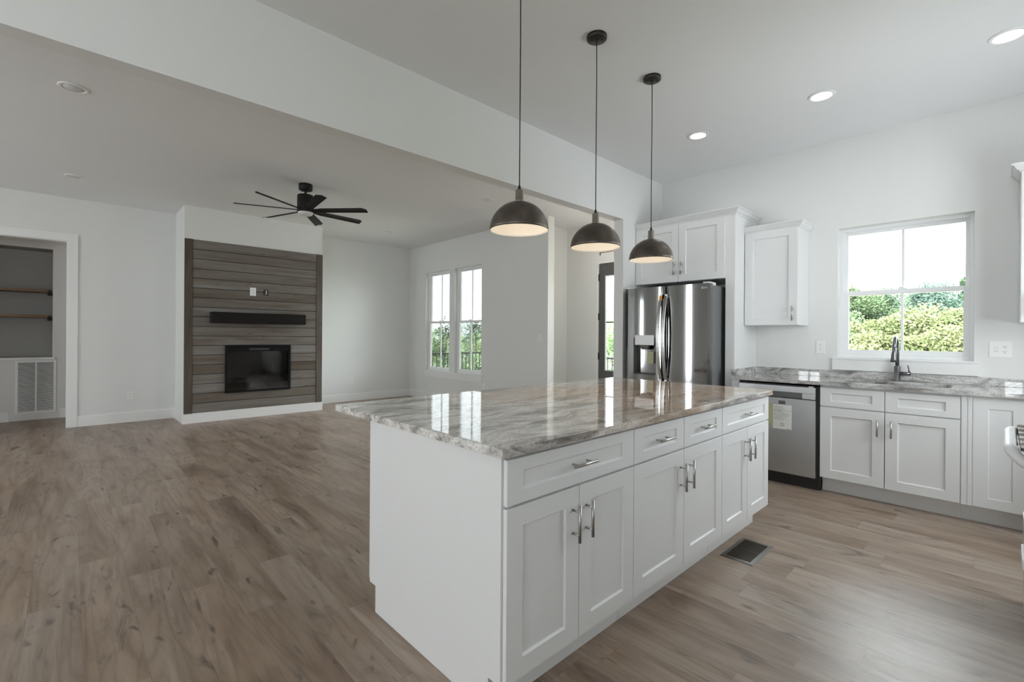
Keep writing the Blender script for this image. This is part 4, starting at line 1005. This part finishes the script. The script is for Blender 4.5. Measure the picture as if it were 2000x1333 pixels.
def firebox():
    t = thing('electric_fireplace', ((FBX0 + FBX1) / 2, YC, FBZ0), 'black framed electric fireplace insert in the plank wall', 'fireplace')
    L = t.location
    def put(mb, n, mat, par=t, bev=0.0, lab=None):
        o = mb.build(n, mat, par); o.data.transform(Matrix.Translation(-L))
        if bev:
            b = o.modifiers.new('edge', 'BEVEL'); b.width = bev; b.segments = 1; b.limit_method = 'ANGLE'
        if lab: o['label'] = lab
        return o
    a, b, c, d = FBX0 - 0.026, FBX1 + 0.026, FBZ0 - 0.022, FBZ1 + 0.026; fy0, fy1 = YC - 0.034, YC - 0.0006
    f = MB().box(a, a + 0.030, fy0, fy1, c, d).box(b - 0.030, b, fy0, fy1, c, d).box(a + 0.030, b - 0.030, fy0, fy1, d - 0.030, d).box(a + 0.030, b - 0.030, fy0, fy1, c, c + 0.026)
    put(f, 'surround', M['matte'], bev=0.004)
    put(MB().box(a + 0.03, b - 0.03, fy0 + 0.010, fy0 + 0.016, d - 0.100, d - 0.030), 'heater_strip', M['matte'])
    put(MB().box((a + b) / 2 - 0.14, (a + b) / 2 + 0.14, fy0 + 0.008, fy0 + 0.011, d - 0.080, d - 0.050), 'heater_outlet', M['slot'])
    put(MB().box(a + 0.03, b - 0.03, fy0 + 0.012, fy0 + 0.016, c + 0.026, d - 0.100), 'glass', M['fglass'])
    g = 0.001; dp = 0.30
    bx = MB().box(FBX0 + g, FBX1 - g, Y_CHIM + dp, Y_CHIM + dp + 0.01, FBZ0 + g, FBZ1 - g).box(FBX0 + g, FBX0 + 0.012, Y_CHIM, Y_CHIM + dp, FBZ0 + g, FBZ1 - g).box(FBX1 - 0.012, FBX1 - g, Y_CHIM, Y_CHIM + dp, FBZ0 + g, FBZ1 - g)
    bx.box(FBX0 + 0.012, FBX1 - 0.012, Y_CHIM, Y_CHIM + dp, FBZ0 + g, FBZ0 + 0.012).box(FBX0 + 0.012, FBX1 - 0.012, Y_CHIM, Y_CHIM + dp, FBZ1 - 0.012, FBZ1 - g)
    put(bx, 'firebox', M['firebox'])
    r = random.Random(3)
    for i in range(5):
        cx = FBX0 + 0.14 + 0.145 * i + r.uniform(-.02, .02); ll = r.uniform(0.20, 0.30); an = r.uniform(-0.5, 0.5); zz = FBZ0 + 0.05 + (0.055 if i % 2 else 0)
        put(MB().tube([(cx - ll / 2 * math.cos(an), Y_CHIM + 0.14 - ll / 2 * math.sin(an) * 0.5, zz), (cx, Y_CHIM + 0.14, zz + 0.012), (cx + ll / 2 * math.cos(an), Y_CHIM + 0.14 + ll / 2 * math.sin(an) * 0.5, zz)], [0.032, 0.038, 0.030], 10), 'log', M['logwood'])
M['firebox'] = plain('firebox_black', (0.02, 0.02, 0.021), 0.6)
M['logwood'] = plain('charred_log', (0.05, 0.035, 0.025), 0.9, var=0.4, vscale=25)
firebox()

# ================================================================== WALL PLATES
def duplex(mb_target, par, cx, cz, put):
    for q in (-0.0195, 0.0195):
        put(MB().prism([(cx + 0.0165 * math.cos(a) , cz + q + max(-0.0135, min(0.0135, 0.0165 * math.sin(a)))) for a in [2 * PI * i / 24 for i in range(24)]], -0.0075, -0.004, 'Y'), 'receptacle', M['plastic'], par)
        put(MB().box(cx - 0.0075, cx - 0.0050, -0.0079, -0.0073, cz + q + 0.000, cz + q + 0.009).box(cx + 0.0050, cx + 0.0075, -0.0079, -0.0073, cz + q + 0.001, cz + q + 0.008).prism([(cx + 0.0028 * math.cos(a), cz + q - 0.007 + 0.0028 * math.sin(a)) for a in [2 * PI * i / 10 for i in range(10)]], -0.0079, -0.0073, 'Y'), 'slots', M['slot'], par)
def plate(name, loc, rz, label, cat, kind='duplex', w_=0.072, h_=0.117, group=None):
    t = thing(name, loc, label, cat, group, rz)
    def put(mb, n, mat, par=t, bev=0.0):
        o = mb.build(n, mat, par)
        if bev:
            b = o.modifiers.new('edge', 'BEVEL'); b.width = bev; b.segments = 2; b.limit_method = 'ANGLE'
        return o
    pl = put(MB().box(-w_ / 2, w_ / 2, -0.0055, -0.0002, -h_ / 2, h_ / 2), 'cover_plate', M['plastic'], t, 0.0018)
    if kind == 'duplex': duplex(None, t, 0, 0, put)
    elif kind == 'switch': put(MB().box(-0.016, 0.016, -0.0085, -0.005, -0.033, 0.033), 'rocker', M['plastic'], t, 0.0015)
    elif kind == 'double':
        put(MB().box(-0.023 - 0.006, -0.023 + 0.006, -0.014, -0.005, -0.010, 0.014), 'toggle', M['plastic'], t, 0.001)
        put(MB().box(-0.023 - 0.010, -0.023 + 0.010, -0.0062, -0.005, -0.019, 0.019), 'switch_bezel', M['ledoff'], t)
        duplex(None, t, 0.023, 0, put)
    return t
plate('wall_outlet', (0.639, Y_NORTH, 0.383), 0, 'white outlet on the wall between hall opening and fireplace', 'outlet')
plate('wall_outlet', (3.953, Y_NORTH, 0.390), 0, 'white outlet on the wall right of the fireplace', 'outlet')
plate('wall_outlet', (X_LIV, 6.21, 0.385), -PI / 2, 'white outlet low on the window wall beside the twin windows', 'outlet')
plate('light_switch', (X_LIV, 4.884, 1.250), -PI / 2, 'white switch plate at the end of the living room window wall', 'switch', 'switch')
plate('wall_outlet', (X_EAST, 1.183, 1.187), -PI / 2, 'white outlet left of the kitchen window', 'outlet')
plate('double_outlet', (X_EAST, 0.014, 1.195), -PI / 2, 'wide white switch and outlet plate right of the kitchen window', 'outlet', 'double', 0.122, 0.122)
plate('wall_outlet', (2.042, YC - 0.0006, 1.926), 0, 'white outlet on the planks above the mantel', 'outlet', 'duplex', 0.085, 0.125)
t = thing('cable_box', (2.226, YC - 0.0006, 1.922), 'small open black cable box on the planks beside the outlet', 'cable box')
MB().box(-0.036, -0.028, -0.004, -0.0002, -0.045, 0.045).box(0.028, 0.036, -0.004, -0.0002, -0.045, 0.045).box(-0.028, 0.028, -0.004, -0.0002, 0.037, 0.045).box(-0.028, 0.028, -0.004, -0.0002, -0.045, -0.037).build('bracket', M['black'], t)
MB().box(-0.028, 0.028, -0.0025, -0.0004, -0.037, 0.037).build('opening', M['slot'], t)
MB().tube([(-0.01, -0.004, -0.03), (0.006, -0.018, -0.005), (-0.004, -0.016, 0.02), (0.008, -0.004, 0.032)], 0.006, 8).build('cable', M['plastic'], t)

# ================================================================== HALL NICHE, GRILLES
for zz, lab in ((1.900, 'upper stained wood shelf in the hall niche'), (1.520, 'lower stained wood shelf in the hall niche')):
    t = thing('wall_shelf', ((NX0 + NX1) / 2, Y_HALL + 0.42, zz), lab, 'shelf')
    hw = (NX1 - NX0) / 2 - 0.002
    MB().box(-hw, hw, -0.36, -0.002, -0.018, 0.020).build('board', M['shelfw'], t, bevel=0.002)
    for q in (-1, 1):
        MB().box(q * hw - (0.055 if q > 0 else 0), q * hw + (0.055 if q < 0 else 0), -0.372, -0.20, -0.060, -0.0185).box(q * hw - (0.045 if q > 0 else -0.02), q * hw + (0.045 if q < 0 else -0.02), -0.376, -0.3605, -0.020, 0.006).build('bracket', M['blackm'], t)
def grille():
    x0, x1, z0, z1 = -0.562, -0.138, 0.100, 0.872
    t = thing('return_air_grille', ((x0 + x1) / 2, Y_HALL, (z0 + z1) / 2), 'white louvred return air grille under the hall niche', 'vent grille')
    w2, h2 = (x1 - x0) / 2, (z1 - z0) / 2; e = 0.028
    MB().box(-w2, -w2 + e, -0.010, -0.0005, -h2, h2).box(w2 - e, w2, -0.010, -0.0005, -h2, h2).box(-w2 + e, w2 - e, -0.010, -0.0005, h2 - e, h2).box(-w2 + e, w2 - e, -0.010, -0.0005, -h2, -h2 + e).box(-0.008, 0.008, -0.010, -0.0005, -h2 + e, h2 - e).build('grille_frame', M['trim'], t, bevel=0.001)
    MB().box(-w2 + e, w2 - e, -0.0015, -0.0005, -h2 + e, h2 - e).build('grille_back', M['slot'], t)
    for q in (-1, 1):
        mb = MB(); a, b = (-w2 + e, -0.008) if q < 0 else (0.008, w2 - e); n = 44
        for i in range(n):
            z = -h2 + e + (2 * h2 - 2 * e) * (i + 0.5) / n
            mb.add([(a, -0.002, z + 0.0055), (b, -0.002, z + 0.0055), (b, -0.0095, z - 0.0025), (a, -0.0095, z - 0.0025)], [(0, 1, 2, 3)])
            mb.add([(a, -0.002, z + 0.0063), (b, -0.002, z + 0.0063), (b, -0.0095, z - 0.0017), (a, -0.0095, z - 0.0017)], [(3, 2, 1, 0)])
        mb.build('louvres', M['trim'], t, fix=False)
grille()
def register():
    x0, x1, y0, y1 = 2.762, 3.106, 0.953, 1.135
    t = thing('floor_register', ((x0 + x1) / 2, (y0 + y1) / 2, 0), 'metal floor vent beside the island cabinets', 'floor vent')
    w2, h2 = (x1 - x0) / 2, (y1 - y0) / 2; e = 0.024
    P = [(0.0, 0.0005), (0.0, 0.002), (0.004, 0.0055), (e, 0.0055), (e, 0.0005)]
    mb = MB(); rings = []
    for sx, sy in ((-1, -1), (1, -1), (1, 1), (-1, 1)): rings.append([(sx * (w2 - o), sy * (h2 - o), z) for o, z in P])
    k = len(P); mb.add([v for r in rings for v in r], [(i * k + j, i * k + (j + 1) % k, ((i + 1) % 4) * k + (j + 1) % k, ((i + 1) % 4) * k + j) for i in range(4) for j in range(k)])
    mb.build('register_frame', M['regf'], t)
    MB().box(-w2 + e, w2 - e, -h2 + e, h2 - e, 0.0004, 0.001).build('duct_mesh', M['slot'], t)
    sl = MB(); n = 40
    for i in range(n):
        x = -w2 + e + (2 * w2 - 2 * e) * (i + 0.5) / n; sl.box(x - 0.0018, x + 0.0018, -h2 + e, h2 - e, 0.001, 0.0045)
    for yv in (0.0,): sl.box(yv - 0.004, yv + 0.004, -h2 + e, h2 - e, 0.001, 0.0052)
    sl.build('louvres', M['reg'], t)
M['regf'] = plain('dull_nickel', (0.26, 0.255, 0.245), 0.3, 1.0)
M['reg'] = plain('brown_metal', (0.10, 0.085, 0.07), 0.4, 0.8)
register()
